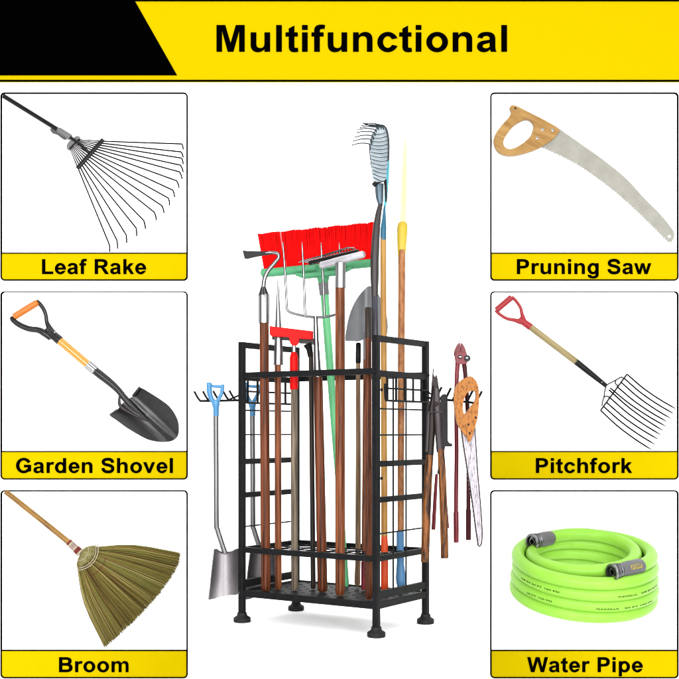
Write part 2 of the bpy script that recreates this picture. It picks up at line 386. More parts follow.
# header board
hb = thing('header_board', 'long yellow and black header board reading Multifunctional above the panels', 'sign', W(339.5, 80, DW))
obj('board', plate(bmesh.new(), [(-14, -1), (693, -1), (693, 81.6), (-14, 81.6)], d0=DW - .012, thick=.0115), M['yellow'], hb, False)
obj('dark_corner', plate(bmesh.new(), [(-14, 1.2), (135, 1.2), (177, 75.2), (-14, 75.2)], d0=DW - .015, thick=.0028), M['black'], hb, False)
for y0, y1 in ((-.9, 1.1), (79.8, 81.5)):
    obj('edge_line', plate(bmesh.new(), [(-14, y0), (693, y0), (693, y1), (-14, y1)], d0=DW - .0152, thick=.003), M['ink'], hb, False)
words('Multifunctional', 216.5, 507, 51.6, 26.6, DW - .0148, hb)

# six panels
def panel(x0, y0, x1, y1, ys, text, tx0, tx1, base, label, greytop=False):
    t = thing('display_panel', label, 'sign', W((x0 + x1) / 2, y1, DW), 'framed panels along both sides of the board')
    obj('backing', plate(bmesh.new(), rrect(x0, y0, x1, y1, 4), d0=DW - .006, thick=.0055), M['white'], t, False)
    obj('border', plate(bmesh.new(), rrect(x0, y0, x1, y1, 4), [rrect(x0 + 1.2, y0 + 1.2, x1 - 1.2, y1 - 1.2, 3)], d0=DW - .0125, thick=.0063), M['ink'], t, False)
    if greytop:
        obj('top_edge', plate(bmesh.new(), [(x0 + 4, y0 - .5), (x1 - 4, y0 - .5), (x1 - 4, y0 + 1.5), (x0 + 4, y0 + 1.5)], d0=DW - .0145, thick=.0018), M['edge_grey'], t, False)
    low = [p for p in rrect(x0 + 1.25, y0 + 1.2, x1 - 1.25, y1 - 1.25, 3) if p[1] > ys + 5]
    ls = obj('label_strip', plate(bmesh.new(), low + [(x0 + 1.25, ys + 1.1), (x1 - 1.25, ys + 1.1)], d0=DW - .0095, thick=.0033), M['yellow'], t, False)
    obj('divider', plate(bmesh.new(), [(x0 + 1.25, ys), (x1 - 1.25, ys), (x1 - 1.25, ys + 1.05), (x0 + 1.25, ys + 1.05)], d0=DW - .0115, thick=.0053), M['ink'], t, False)
    words(text, tx0, tx1, base, 14.9, DW - .0119, ls, .0022)
    return t

L0, L1, R0, R1 = .4, 187.6, 490.4, 678.6
panel(L0, 92.3, L1, 280.6, 252.6, 'Leaf Rake', 42, 146, 274, 'white framed panel with yellow strip reading Leaf Rake')
panel(L0, 291.2, L1, 479.6, 451, 'Garden Shovel', 16, 172.8, 473, 'white framed panel with yellow strip reading Garden Shovel', True)
panel(L0, 490.2, L1, 678.4, 650, 'Broom', 59, 128.4, 672.2, 'white framed panel with yellow strip reading Broom')
panel(R0, 92.3, R1, 280.6, 252.6, 'Pruning Saw', 517, 651.3, 274, 'white framed panel with yellow strip reading Pruning Saw')
panel(R0, 291.2, R1, 479.6, 451, 'Pitchfork', 536, 632.2, 473, 'white framed panel with yellow strip reading Pitchfork', True)
panel(R0, 490.2, R1, 678.4, 650, 'Water Pipe', 527.3, 642.8, 672.2, 'white framed panel with yellow strip reading Water Pipe')

DB = DW - .006                                       # front of the panel backings

# ------------------------------------------------------------------ leaf rake on its panel
d = DB - .022
t = thing('leaf_rake', 'black wire leaf rake with fifteen fanned tines on the top left panel', 'rake', W(73, 143, d))
hd = obj('handle', ptube(bmesh.new(), [(3.5, 96), (60, 131)], 2.3, d), M['blackgloss'], t)
obj('neck', ptube(bmesh.new(), [(68, 136), (78, 142.5), (84, 148), (89.5, 153)], [1.7, 1.6, 1.7, 1.5], d - .004, smooth=5), M['blackgloss'], t)
cl = obj('clamp', ptube(bmesh.new(), [(57.5, 129.3), (59, 130.2), (70, 137.2), (71, 138)], [2.2, 3.1, 3.1, 2.4], d), M['grey'], t)
obj('lever', plate(bmesh.new(), smooth2([(50, 129.5), (53, 127.8), (57.5, 130.2), (61, 134), (66, 138.5), (63, 139), (57, 134.5), (52.5, 133)], 4), d0=d - .003, thick=.008), M['darkgrey'], cl, bevel=.001)
obj('collar', plate(bmesh.new(), smooth2([(66.5, 146.5), (68, 149.8), (71, 148), (74, 143.5), (79, 140), (79.6, 136.8), (76.5, 136), (72, 139), (68.5, 142)], 4), d0=d + .001, thick=.011), M['grey'], t, bevel=.001)
obj('crossbar', ptube(bmesh.new(), [(103.2, 139.4), (90.4, 153.8), (77.2, 168.6)], [2.1, 2.1, 2.1], d - .002, flat=.6, ref=(0, 1, 0), seg=8), M['blackmetal'], t)
kn = [(618, 190, 622, 208), (615, 217, 622, 235), (617, 238, 622, 258), (613, 262, 622, 285), (610, 285, 618, 308), (600, 315, 608, 338), (587, 347, 593, 370),
      (572, 374, 576, 398), (550, 400, 557, 424), (524, 422, 531, 448), (488, 450, 494, 478), (462, 475, 464, 502), (428, 498, 430, 526), (397, 517, 399, 545), (371, 531, 373, 556)]
for i, (kx, ky, tx, ty) in enumerate(kn):
    f = i / 14; s = 3.396
    a = (78 - 8.5 * f, 139.5 + 8 * f, d); c = (102.2 - 24.4 * f, 141.2 + 26.4 * f, d)
    k = (kx / s, ky / s + 88, d); e = (tx / s, ty / s + 88, d - .012)
    P = px([a, c, (k[0] - .03 * (k[0] - c[0]), k[1] - .03 * (k[1] - c[1]), d)]) + catmull(px([k, (k[0] * .45 + e[0] * .55 + .25, k[1] * .5 + e[1] * .5, d - .004), e]), 3)
    obj('tine', tube(bmesh.new(), P, [.0011, .0021] + [.0023] * (len(P) - 2), 6), M['ink'], t)

# ------------------------------------------------------------------ garden shovel on its panel
d = DB - .03
t = thing('garden_shovel', 'short black shovel with amber shaft and orange grip on the middle left panel', 'shovel', W(93, 369, d))
yk = obj('grip_yoke', ptube(bmesh.new(), [(11, 317), (13.5, 320.5), (20, 325.2), (29, 328.8), (38, 330), (44, 333), (51, 338)], [1.6, 2.6, 2.8, 2.9, 3.0, 3.4, 3.2], d, smooth=6, flat=.8, ref=(0, 1, 0)), M['shovelblack'], t)
obj('grip_arm', ptube(bmesh.new(), [(36.6, 300.6), (40, 304), (44, 310), (46, 316), (46.8, 322), (49.5, 328), (54, 334)], [1.5, 2, 2, 1.9, 2, 2.8, 3], d, smooth=6, flat=.8, ref=(0, 1, 0)), M['shovelblack'], t)
obj('grip', ptube(bmesh.new(), [(13.6, 317), (14.6, 316.4), (26, 309.4), (37, 302.7), (38, 302)], [2.2, 3.3, 3.5, 3.3, 2.2], d - .002, seg=16), M['orange'], t)
for k in range(7):
    f = .12 + .76 * k / 6; x, y = 14.6 + 22.4 * f - 1.0, 316.4 - 13.7 * f - 1.6
    obj('print', ptube(bmesh.new(), [(x - .5, y + .9, d - .0112), (x + .5, y - .9, d - .0112)], .42, seg=6), M['thread'], t)
obj('upper_socket', ptube(bmesh.new(), [(46, 329), (49, 331.5), (60, 340.8)], [2.2, 4.2, 4.7], d, seg=16), M['shovelblack'], t)
bm = bmesh.new(); ball(bm, W(54.5, 332.5, d - .0135), .0035); obj('rivet', bm, M['chrome'], t)
obj('shaft', ptube(bmesh.new(), [(59.3, 340.3), (89.5, 366)], 4.1, d, seg=20), M['amber'], t)
obj('collar', ptube(bmesh.new(), [(87.6, 364.3), (95.4, 371)], 4.5, d, seg=20), M['chrome'], t)
obj('lower_socket', ptube(bmesh.new(), [(94, 369.8), (100, 374.6), (110, 382.5), (118, 390), (125, 398.5), (133, 407), (148, 420.5)], [3.9, 4.2, 3.8, 3.3, 3.2, 3.2, .5], d - .002, seg=16, smooth=5), M['shovelblack'], t)
out = [(140, 387.4), (136.5, 391.5), (132.7, 396.3), (127.6, 399.5), (122, 404), (118, 409), (113.5, 412), (109.9, 415.4), (117, 420.6), (125.3, 426.7), (132, 431), (138.6, 434.8), (144.5, 438), (150.4, 440.3),
       (160.7, 442), (168, 441.6), (172.5, 440.5), (176.6, 437.5), (178.4, 433.5), (178.7, 428), (178.2, 423), (176.9, 418.6), (173.5, 412), (168, 405.3), (161, 400), (153.3, 395)]
ax = V((.74, .67, 0)); cc = (147, 415)
def dep(r, p):
    q = V((p[0] - cc[0], p[1] - cc[1], 0)); s = q.dot(V((.67, -.74, 0))) / 22; l = q.dot(ax) / 36
    return d + .016 - .022 * s * s + .006 * l * l - .004 * math.exp(-(s * 6) ** 2)
obj('blade', dish(bmesh.new(), smooth2(out, 3), cc, dep, 10, .003), M['shovelblack'], t, angle=60)
obj('socket_flare', ptube(bmesh.new(), [(119.5, 395, d - .004), (119.5, 404, d - .006), (124, 409.2, d - .004), (136, 415.8, d + .004), (147, 421.4, d + .012)], [1.0, 1.6, 1.8, 1.4, .5], smooth=4), M['lopgrey'], t)
for a, b in (((140, 387.2), (133, 396)), ((109.9, 415.4), (117.5, 410))):
    obj('tread', ptube(bmesh.new(), [(a[0], a[1], d - .004), (b[0], b[1], d + .004)], 1.3), M['shovelblack'], t)

# ------------------------------------------------------------------ straw broom on its panel
d = DB - .035
t = thing('straw_broom', 'straw fan broom with golden bamboo handle on the bottom left panel', 'broom', W(80, 553, d))
obj('handle', ptube(bmesh.new(), [(5.5, 491.6), (20, 503), (22, 504.7), (45, 523), (47, 524.7), (70, 543.2)], [2.6, 2.65, 2.75, 2.65, 2.8, 2.8], d, seg=16), M['bamboo'], t)
for k, (m, r) in enumerate((('redthread', 3.4), ('thread', 3.5), ('pinkthread', 3.5), ('pinkthread', 3.6), ('thread', 3.7), ('redthread', 3.9), ('redthread', 4.0), ('thread', 4.2))):
    a, b = k / 8, (k + .93) / 8
    obj('binding', ptube(bmesh.new(), [(68.6 + 12 * a, 542 + 11.2 * a), (68.6 + 12 * b, 542 + 11.2 * b)], r, d, seg=14), M[m], t)
hub = (76, 548.5)                                    # straws fan out from here
edge = [(98, 547.2), (130.5, 544.4), (150, 544.8), (166, 547.6), (180.5, 553), (177.5, 565), (169, 580), (156.7, 596.6), (143, 611.5), (130.6, 624), (117, 636.5), (104.4, 647.4), (99, 640), (92, 622), (85, 597), (79.5, 571)]
rim = catmull([V((p[0], p[1], 0)) for p in edge[4:12]], 12)
a0 = math.atan2(edge[4][1] - hub[1], edge[4][0] - hub[0]); a1 = math.atan2(edge[11][1] - hub[1], edge[11][0] - hub[0])
bm = bmesh.new(); NS = 1500
for k in range(NS):
    f = (k + random.random()) / NS
    q = rim[int(f * (len(rim) - 1))].lerp(rim[min(int(f * (len(rim) - 1)) + 1, len(rim) - 1)], (f * (len(rim) - 1)) % 1)
    ln = random.choice((1, 1, .99, .985, .97, .95, 1.01))
    sgn = 2 * f - 1
    s0 = V((85 + sgn * -7.5 * 1, 556 + sgn * 7.5, 0)) + V((random.uniform(-1, 1), random.uniform(-1, 1), 0))
    e0 = s0.lerp(q, ln)
    bow = 6.5 * (1 - sgn * sgn) * 0 + 7 * sgn * abs(sgn)
    nrm = V((.66, -.75, 0))
    m0 = s0.lerp(e0, .42) - nrm * bow * .9
    yo = random.uniform(-1, 1); sp = .012 * math.sqrt(max(0, 1 - sgn * sgn)) + .004
    P = [W(s0.x, s0.y, d + yo * sp * .7), W(m0.x, m0.y, d + yo * sp), W(e0.x, e0.y, d + yo * sp * .9 + .004)]
    mi = random.choices((0, 1, 2, 3, 4), (5, 4, 3.4, 1.6, 2.2))[0]
    tube(bm, catmull(P, 3), [.0013, .0014, .0012, .0006], 4, mi=mi)
obj('straw_fan', bm, straw, t)
bm = bmesh.new()
dm = [(84, 548.5), (90, 546.2), (96, 546.6), (97, 552), (94, 558), (88.5, 563.5), (81, 568.5), (77.6, 566.8), (77.4, 561), (79.5, 555.5)]
dish(bm, smooth2(dm, 4), (87, 557), lambda r, p: d - .022 + .018 * r * r, 6, .012)
obj('bound_crown', bm, mat('bound_straw', lin('#857f48'), lin('#b3ab74'), rough=.7, spec=.15, scale=(120, 40, 120)), t)
for off, m, rr in ((0, 'thread', .45), (2.2, 'thread', .5), (-7.5, 'thread', .35), (12.5, 'redthread', .22)):
    P = []
    for k in range(13):
        a = math.radians((-17 if off < 8 else -1) + k * (105 if off < 8 else 76) / 12); r_ = 19.5 + off
        P.append((76.5 + r_ * math.cos(a) * (1.0 if off < 8 else .95), 551.5 + r_ * math.sin(a) * .96 - 2, d - (.024 if off > -5 else .021) + .013 * ((k - 6) / 6) ** 2 + (0.006 if off > 8 else 0)))
    obj('tie', ptube(bmesh.new(), P, rr, seg=6), M[m], t)

# ------------------------------------------------------------------ pruning saw on its panel
d = DB - .016
t = thing('pruning_saw', 'curved grey pruning saw with light oak handle on the top right panel', 'saw', W(535, 130, d))
ho = [(512.1, 105), (509.9, 107.5), (511.4, 112), (509.1, 117), (501.8, 125.2), (495.9, 133.3), (494.1, 140.7), (495.9, 148), (501, 153.2), (510.6, 155.4), (523.9, 153.2), (538.6, 148),
      (551.9, 139.9), (558, 133.4), (559.4, 129.6), (554.8, 125.7), (541.5, 118.4), (526.8, 111), (517, 106)]
hh = [(524.6, 119.3), (530.5, 120.3), (533.9, 125), (533, 131), (529.8, 137), (522.4, 143.6), (513.6, 148.3), (507, 148.4), (503.3, 144), (504.6, 138), (508.5, 132), (514.3, 125.2)]
obj('handle', plate(bmesh.new(), smooth2(ho, 4), [smooth2(hh, 4)], d0=d - .010, thick=.020), M['oak'], t, bevel=.003, bseg=3)
up = catmull([V((x, y, 0)) for x, y in ((550, 123), (559, 128.6), (581, 144), (601.8, 158.7), (625.4, 177.8), (646, 200), (660.7, 214.7), (671, 227.5), (674.2, 233), (673.5, 238.5), (670.6, 243))], 5)
lo = catmull([V((x, y, 0)) for x, y in ((669.5, 241.5), (663.7, 235.6), (643, 214.9), (616.5, 191), (587, 169), (566.5, 157), (543, 146), (535, 142))], 12)
teeth = []
acc = [0]
for a, b in zip(lo, lo[1:]): acc.append(acc[-1] + (b - a).length)
nt_ = 58
def along(s):
    for i in range(len(lo) - 1):
        if acc[i + 1] >= s:
            f = (s - acc[i]) / (acc[i + 1] - acc[i]); return lo[i].lerp(lo[i + 1], f), (lo[i + 1] - lo[i]).normalized()
    return lo[-1], (lo[-1] - lo[-2]).normalized()
for k in range(nt_):
    p, tg = along(acc[-1] * k / nt_); teeth.append((p.x, p.y))
    p, tg = along(acc[-1] * (k + .45) / nt_); n_ = V((-tg.y, tg.x, 0)); n_ = n_ if n_.y > 0 else -n_
    teeth.append((p.x + n_.x * 2.3, p.y + n_.y * 2.3))
hole = [(669.4 + 1.7 * math.cos(a * math.pi / 5), 236.4 + 1.7 * math.sin(a * math.pi / 5)) for a in range(10)]
obj('blade', plate(bmesh.new(), [(v.x, v.y) for v in up] + teeth, [hole], d0=d - .001, thick=.002), M['sawblade'], t, False)
for x, y in ((542.3, 129.6), (552.6, 130.3), (537.4, 138.2)):
    bm = bmesh.new(); lathe(bm, W(x, y, d - .0095), [(.0052, 0), (.0052, .0016), (.0042, .0024)], 14, V((0, -1, 0)))
    s_ = obj('screw', bm, M['chrome'], t)
    bm = bmesh.new(); box(bm, W(x, y, d - .0122), V((.7, 0, .7)), V((0, 1, 0)), V((.7, 0, -.7)), .008, .0012, .0014); obj('slot', bm, M['blackmetal'], s_)
bm = bmesh.new(); lathe(bm, W(515.3, 108.2, d - .0092), [(.004, 0), (.004, .0014)], 12, V((0, -1, 0))); obj('lanyard_hole', bm, M['darkwood'], t)

# ------------------------------------------------------------------ pitchfork on its panel
d = DB - .022
t = thing('pitchfork', 'ten tined pitchfork with crimson grip and tan shaft on the middle right panel', 'pitchfork', W(560, 350, d))
obj('grip', ptube(bmesh.new(), [(496.5, 310), (511.5, 297.4)], 2.9, d, seg=16), M['pitchred'], t)
obj('grip_arm', ptube(bmesh.new(), [(495.6, 310.2), (500, 314.5), (507, 318.6), (514, 320), (521, 322)], [1.6, 1.5, 1.5, 1.8, 2.6], d, smooth=5), M['pitchred'], t)
obj('grip_arm', ptube(bmesh.new(), [(511.6, 296.8), (516, 301), (520.4, 307.6), (522, 314), (524, 321)], [1.6, 1.5, 1.5, 1.7, 2.6], d, smooth=5), M['pitchred'], t)
obj('upper_socket', ptube(bmesh.new(), [(519, 318.5), (522, 321), (530.5, 327)], [2, 3.2, 3.6], d), M['pitchred'], t)
obj('shaft', ptube(bmesh.new(), [(529.8, 326.4), (576, 361.6)], 3.2, d, seg=16), M['tan'], t)
lf = obj('ferrule', ptube(bmesh.new(), [(575, 360.8), (590, 372.8), (606.4, 386)], [3.2, 2.9, 2.1], d, seg=14), M['blackmetal'], t)
bm = bmesh.new(); ball(bm, W(602, 382.2, d - .007), .0026); obj('rivet', bm, M['chrome'], lf)
RW = .0024
obj('crossbar', ptube(bmesh.new(), [(627, 374.2), (600.6, 410.4)], .75, d, seg=8), M['blackmetal'], t)
ends = [(676, 408.9), (673.3, 413.5), (670.5, 418.3), (666.7, 421.5), (665.6, 426.2), (663, 430.6), (660.6, 434.7), (658, 439.2), (655, 444.5), (651.3, 449.6)]
for i, e in enumerate(ends):
    f = i / 9; a = V((627 - 26.4 * f, 374.2 + 36.2 * f)); e = V(e)
    if 3 < i < 6: a = a.lerp(V((606, 386)), .55)
    elif i in (3, 6): a = a.lerp(V((606, 386)), .12)
    q = [a, a.lerp(e, .36) + V((-1.5, 1.6)) * .9, a.lerp(e, .7) + V((-1.2, 1.2)), e]
    P = catmull([W(p.x, p.y, d - .012 * k_ / 3 + .02 * (k_ / 3) * (1 - k_ / 3)) for k_, p in enumerate(q)], 6)
    obj('tine', tube(bmesh.new(), P, [RW] * (len(P) - 2) + [RW * .8, RW * .5], 6), M['ink'], t)
for P in ([(605.5, 385.5), (611, 382.6), (616, 380), (621, 377.2), (623.2, 378)], [(616, 380), (615.3, 383), (617, 385), (619, 385.6)], [(606, 386), (604.6, 392), (604, 396.5), (602.5, 402), (602, 406)],
          [(603.8, 397.5), (605.6, 396.2), (608.2, 396.6), (610, 399)]):
    obj('brace', ptube(bmesh.new(), P, .62, d, seg=6, smooth=4), M['blackmetal'], t)

# ------------------------------------------------------------------ coiled hose in front of its panel
RC, RT = .219, .0215
hc = W(584.3, 571.5, DB - RC - RT - .02)
tilt = math.radians(13)
ux, uy, uz = V((1, 0, 0)), V((0, math.cos(tilt), math.sin(tilt))), V((0, -math.sin(tilt), math.cos(tilt)))
def HL(x, y, z): return hc + ux * x + uy * y + uz * z
t = thing('coiled_hose', 'lime green coiled garden hose with grey end fittings on the bottom right panel', 'hose', HL(0, 0, -.09))
ROW, z0 = .0365, -.088
UE, THE = 4.33, -43.0                                # turns, and where the front fitting's end leaves the coil (degrees)
def outer(u):
    th = math.radians(THE + 360 * (UE - u))
    r = RC + .0028 * math.sin(u * 11.0) - .012 * max(0, (u - UE + .35) / .35)
    return th, r, z0 + ROW * u
pts = []
nA = int(UE * 64)
for i in range(nA + 1):
    th, r, z = outer(UE * i / nA); pts.append(HL(r * math.cos(th), r * math.sin(th), z))
bm = bmesh.new()
P2 = pts + [pts[-1] + (pts[-1] - pts[-2]).normalized() * .012 + ux * -.004]
tube(bm, P2, RT, 18)
# inner loops: from the back fitting clockwise and down inside the stack
pin = []
for i in range(200):
    a = 131 - i * 1400 / 199; u = i * 1400 / 199 / 360
    r = .172 - .016 * min(1, max(0, 1 - u)) + .004 * math.sin(a * .031)
    z = z0 + ROW * UE + .006 - ROW * max(0, u - .15) * 1.0
    pin.append(HL(r * math.cos(math.radians(a)), r * math.sin(math.radians(a)) + .004, z))
pin.reverse(); tube(bm, pin, RT, 18)
obj('hose_body', bm, M['hose'], t)
pts = pin
def fitting(p, dr, sleeve, name_sleeve='sleeve'):
    dr = dr.normalized()
    bm = bmesh.new(); lathe(bm, p, [(RT * 1.02, -.012), (RT * 1.14, -.006), (RT * 1.16, sleeve * .6), (RT * 1.0, sleeve), (RT * .9, sleeve + .002)], 24, dr)
    s = obj('sleeve', bm, M['hosegrey'], t)
    q = p + dr * sleeve
    bm = bmesh.new()
    prof = [(RT * .82, 0), (RT * 1.12, .002), (RT * 1.12, .006), (RT * .98, .008), (RT * .98, .012), (RT * 1.2, .014), (RT * 1.22, .018), (RT * 1.05, .020), (RT * 1.05, .025), (RT * 1.24, .027), (RT * 1.26, .034), (RT * 1.2, .036),
            (RT * .92, .036), (RT * .86, .026), (RT * .55, .025), (RT * .52, .033), (RT * .40, .033), (RT * .38, .004)]
    lathe(bm, q, prof, 28, dr); obj('coupling', bm, M['gun'], t)
    bm = bmesh.new(); lathe(bm, q + dr * .0225, [(RT * .39, 0), (RT * .39, .002)], 20, dr); obj('bore', bm, M['ink'], t)
    return s
dr2 = (P2[-1] - P2[-4]).normalized(); dr2 = (dr2 + V((-.45, 0, 0))).normalized()
s2 = fitting(P2[-1], dr2, .082)
dr1 = (pts[-1] - pts[-3]).normalized(); dr1 = (dr1 + ux * -.35 + uy * -.35 + uz * .10).normalized()
s1 = fitting(pts[-1], dr1, .052)
# small print on the hose and the sleeve
def word_bm(s):
    cu = bpy.data.curves.new('t', 'FONT'); cu.body = s; cu.size = 1; cu.offset = .012; cu.resolution_u = 2; cu.fill_mode = 'FRONT'
    to = bpy.data.objects.new('t', cu); link(to); dg = bpy.context.evaluated_depsgraph_get(); dg.update()
    me = bpy.data.meshes.new_from_object(to.evaluated_get(dg)); bpy.data.objects.remove(to); bpy.data.curves.remove(cu)
    bm = bmesh.new(); bm.from_mesh(me); bpy.data.meshes.remove(me)
    return bm
def print_bm(s, th0, row, phi0, h, span):
    bm = word_bm(s)
    xs = [v.co.x for v in bm.verts]; mn, mx = min(xs), max(xs)
    for v in bm.verts:
        a = th0 + (v.co.x - mn) / (mx - mn) * span                # degrees, -90 is the front
        u = UE - (a - THE) / 360 - row
        th, rc_, z = outer(u)
        ph = math.radians(phi0) + (v.co.y - .36) * h / RT
        rr = RT + .0007
        v.co = HL((rc_ + rr * math.cos(ph)) * math.cos(th), (rc_ + rr * math.cos(ph)) * math.sin(th), z + rr * math.sin(ph))
    return bm
for s, th0, row, ph, span in (('FLEXZILLA.', -76, 2, 2, 17), ('5/8 IN 50 FT', -55, 2, 4, 26), ('5/8 IN 50 FT 150 PSI', -158, 2, 4, 38), ('FLEXZILLA.', -92, 3, -8, 18), ('50 FT 150 PSI', -70, 3, -8, 30), ('50 FT 150 PSI', -150, 3, 0, 24)):
    obj('print', print_bm(s, th0, row, ph, .0068, span), M['ink'], t)
bm = word_bm('FLEXZILLA')
xs = [v.co.copy() for v in bm.verts]; x0_, x1_ = min(v.x for v in xs), max(v.x for v in xs); y0_, y1_ = min(v.y for v in xs), max(v.y for v in xs)
side = dr2.cross(V((0, -1, 0))).normalized(); side = side if side.z > 0 else -side
outw = side.cross(dr2).normalized(); outw = outw if outw.y < 0 else -outw
for v in bm.verts:
    s = 1 - (v.co.x - x0_) / (x1_ - x0_); h = (v.co.y - y0_) / (y1_ - y0_) - .5
    v.co = P2[-1] + dr2 * (.004 + .050 * s) + (outw * math.cos(h * .6 + .25) + side * math.sin(h * .6 + .25)) * (RT * 1.165 + .0005)
obj('print', bm, M['paleyellow'], s2, False)

# ------------------------------------------------------------------ the rack
FR = V((.0975, 3.1549, 0)); U = V((-.8348, .5506, 0)).normalized(); VV = V((.5506, .8348, 0)).normalized()
RW_, RD_, PS = .4503, .2658, .0168
UP = V((0, 0, 1))
def K(a, b, z): return FR + U * a + VV * b + UP * z
rack = thing('tool_rack', 'black metal garden tool organizer on four round feet full of long tools', 'rack', K(RW_ / 2, RD_ / 2, 0))
for a, b in ((0, 0), (RW_, 0), (0, RD_), (RW_, RD_)):
    bm = bmesh.new(); box(bm, K(a, b, .4105), U, VV, UP, PS, PS, .779)
    p = obj('post', bm, M['rack'], rack, False, bevel=.0022)
    bm = bmesh.new(); lathe(bm, K(a, b, 0), [(.0225, 0), (.0245, .002), (.0245, .012), (.0215, .0145), (.0155, .018), (.0135, .0235), (.0135, .027)], 28)
    obj('foot', bm, M['rubber'], p)
h = PS / 2
for z0, z1, w in ((.696, .7125, .013), (.199, .2145, .013)):
    for b in (0, RD_):
        bm = bmesh.new(); bar(bm, K(h, b, (z0 + z1) / 2), K(RW_ - h, b, (z0 + z1) / 2), w, z1 - z0); obj('long_rail', bm, M['rack'], rack, False, bevel=.0015)
for a in (0, RW_):
    for z0, z1 in ((.783, .7998), (.690, .7072), (.4505, .466), (.355, .370), (.199, .2145), (.099, .120)):
        bm = bmesh.new(); bar(bm, K(a, h, (z0 + z1) / 2), K(a, RD_ - h, (z0 + z1) / 2), .012, z1 - z0); obj('side_rail', bm, M['rack'], rack, False, bevel=.0015)
    wires = bmesh.new()
    for z in (.605, .535, .272): tube(wires, [K(a, h, z), K(a, RD_ - h, z)], .0021, 8)
    for f in ((.30, .56) if a == 0 else (.44, .665)):
        s = 0.0045 * (-1 if a == 0 else 1)
        tube(wires, [K(a + s, RD_ * f, .11), K(a + s, RD_ * f, .70)], .0023, 8)
    obj('side_grid', wires, M['rack'], rack)
# bottom shelf: frame and a slotted sheet
sh = bmesh.new()
bar(sh, K(h, 0, .083), K(RW_ - h, 0, .083), .014, .019); bar(sh, K(h, RD_, .083), K(RW_ - h, RD_, .083), .014, .019)
bar(sh, K(0, h, .083), K(0, RD_ - h, .083), .014, .019); bar(sh, K(RW_, h, .083), K(RW_, RD_ - h, .083), .014, .019)
shf = obj('shelf', sh, M['rack'], rack, False, bevel=.0015)
bm = bmesh.new()
def kplate(z, th, nx, ny, rad, seg=12):
    b = bmesh.new(); a0, a1, b0, b1 = .0075, RW_ - .0075, .0075, RD_ - .0075
    loops = [[K(a0, b0, z), K(a1, b0, z), K(a1, b1, z), K(a0, b1, z)]]
    for i in range(nx):
        for j in range(ny):
            ca = a0 + (a1 - a0) * (i + .5) / nx; cb = b0 + (b1 - b0) * (j + .5) / ny
            loops.append([K(ca + rad * math.cos(2 * math.pi * k / seg), cb + rad * math.sin(2 * math.pi * k / seg), z) for k in range(seg)])
    ed = []
    for lp in loops:
        vs = [b.verts.new(v) for v in lp]; ed += [b.edges.new((vs[i], vs[(i + 1) % len(vs)])) for i in range(len(vs))]
    r = bmesh.ops.triangle_fill(b, use_beauty=True, use_dissolve=False, edges=ed)
    fs = [g for g in r['geom'] if isinstance(g, bmesh.types.BMFace)]
    e = bmesh.ops.extrude_face_region(b, geom=fs)
    bmesh.ops.translate(b, verts=[g for g in e['geom'] if isinstance(g, bmesh.types.BMVert)], vec=(0, 0, -th))
    return b
obj('perforated_sheet', kplate(.0895, .003, 12, 7, .006, 8), M['rack'], shf, False)
# ring divider in the lower hoop
ring = bmesh.new(); nx, ny = 8, 5
ca_, cb_ = (RW_ - .016) / nx, (RD_ - .016) / ny
for i in range(nx):
    for j in range(ny):
        c = (.008 + ca_ * (i + .5), .008 + cb_ * (j + .5))
        P = [K(c[0] + ca_ * .49 * math.cos(2 * math.pi * k / 18), c[1] + cb_ * .49 * math.sin(2 * math.pi * k / 18), .2045) for k in range(19)]
        tube(ring, P, .0016, 6, cap=False)
obj('ring_divider', ring, M['rack'], rack)
# bolts
for a, b, zz, n in ((RW_, 0, (.712, .694, .655, .42, .207), U), (0, 0, (.703, .42, .207), VV * -1), (0, RD_, (.703, .655, .207), -U), (0, .012, (.42, .655), -U)):
    for z in zz:
        bm = bmesh.new(); lathe(bm, K(a, b, z) + n * (PS / 2 - .0005), [(.0045, 0), (.0045, .002), (.0036, .0035), (.0015, .0045)], 12, n); obj('bolt', bm, M['rack'], rack)
# grids that carry the hooks, on both side frames, and the hook arms
for a, s in ((0, -1), (RW_, 1)):
    g = bmesh.new(); off = .010 * s
    b0, b1 = .028, RD_ - .006
    for k in range(5):
        b = b0 + .012 + (b1 - b0 - .02) * k / 4.6
        bar(g, K(a + off, b, .692), K(a + off, b, .6285), .004, .0055, up=VV)
    for z in (.660,):
        tube(g, [K(a + off * .8, b0, z), K(a + off * .8, b1, z)], .0026, 8)
    tube(g, catmull([K(a + off, b0, .672), K(a + off, b0 + .001, .640), K(a + off, b0 + .006, .629), K(a + off, b0 + .03, .627), K(a + off, b1 + .012, .627)], 5), .0030, 8)
    obj('hook_frame', g, M['rack'], rack)
    if s > 0: pa = [K(RW_ + .008, .004, .6335), K(RW_ + .158, .004, .6335)]; dirn = U
    else: pa = [K(-.006, RD_ - .004, .640), K(-.168, RD_ - .004, .622)]; dirn = -U
    arm = bmesh.new(); tube(arm, pa, .0033, 8)
    tube(arm, [pa[0] + UP * .016, pa[0].lerp(pa[1], .3) + UP * .002], .0025, 8)
    ar = obj('hook_arm', arm, M['rack'], rack)
    fr = (.12, .28, .52, .78, 1.0) if s > 0 else (.20, .38, .52, .80, .97)
    for f in fr:
        p = pa[0].lerp(pa[1], f)
        bm = bmesh.new()
        if s > 0: q = catmull([p, p + dirn * .010 + UP * .010, p + dirn * .023 + UP * .028], 3)
        else: q = catmull([p - VV * .004, p + dirn * .010 - VV * .012 + UP * .010, p + dirn * .026 - VV * .02 + UP * .031], 3)
        tube(bm, q, .0031, 8); obj('hook', bm, M['rack'], ar)

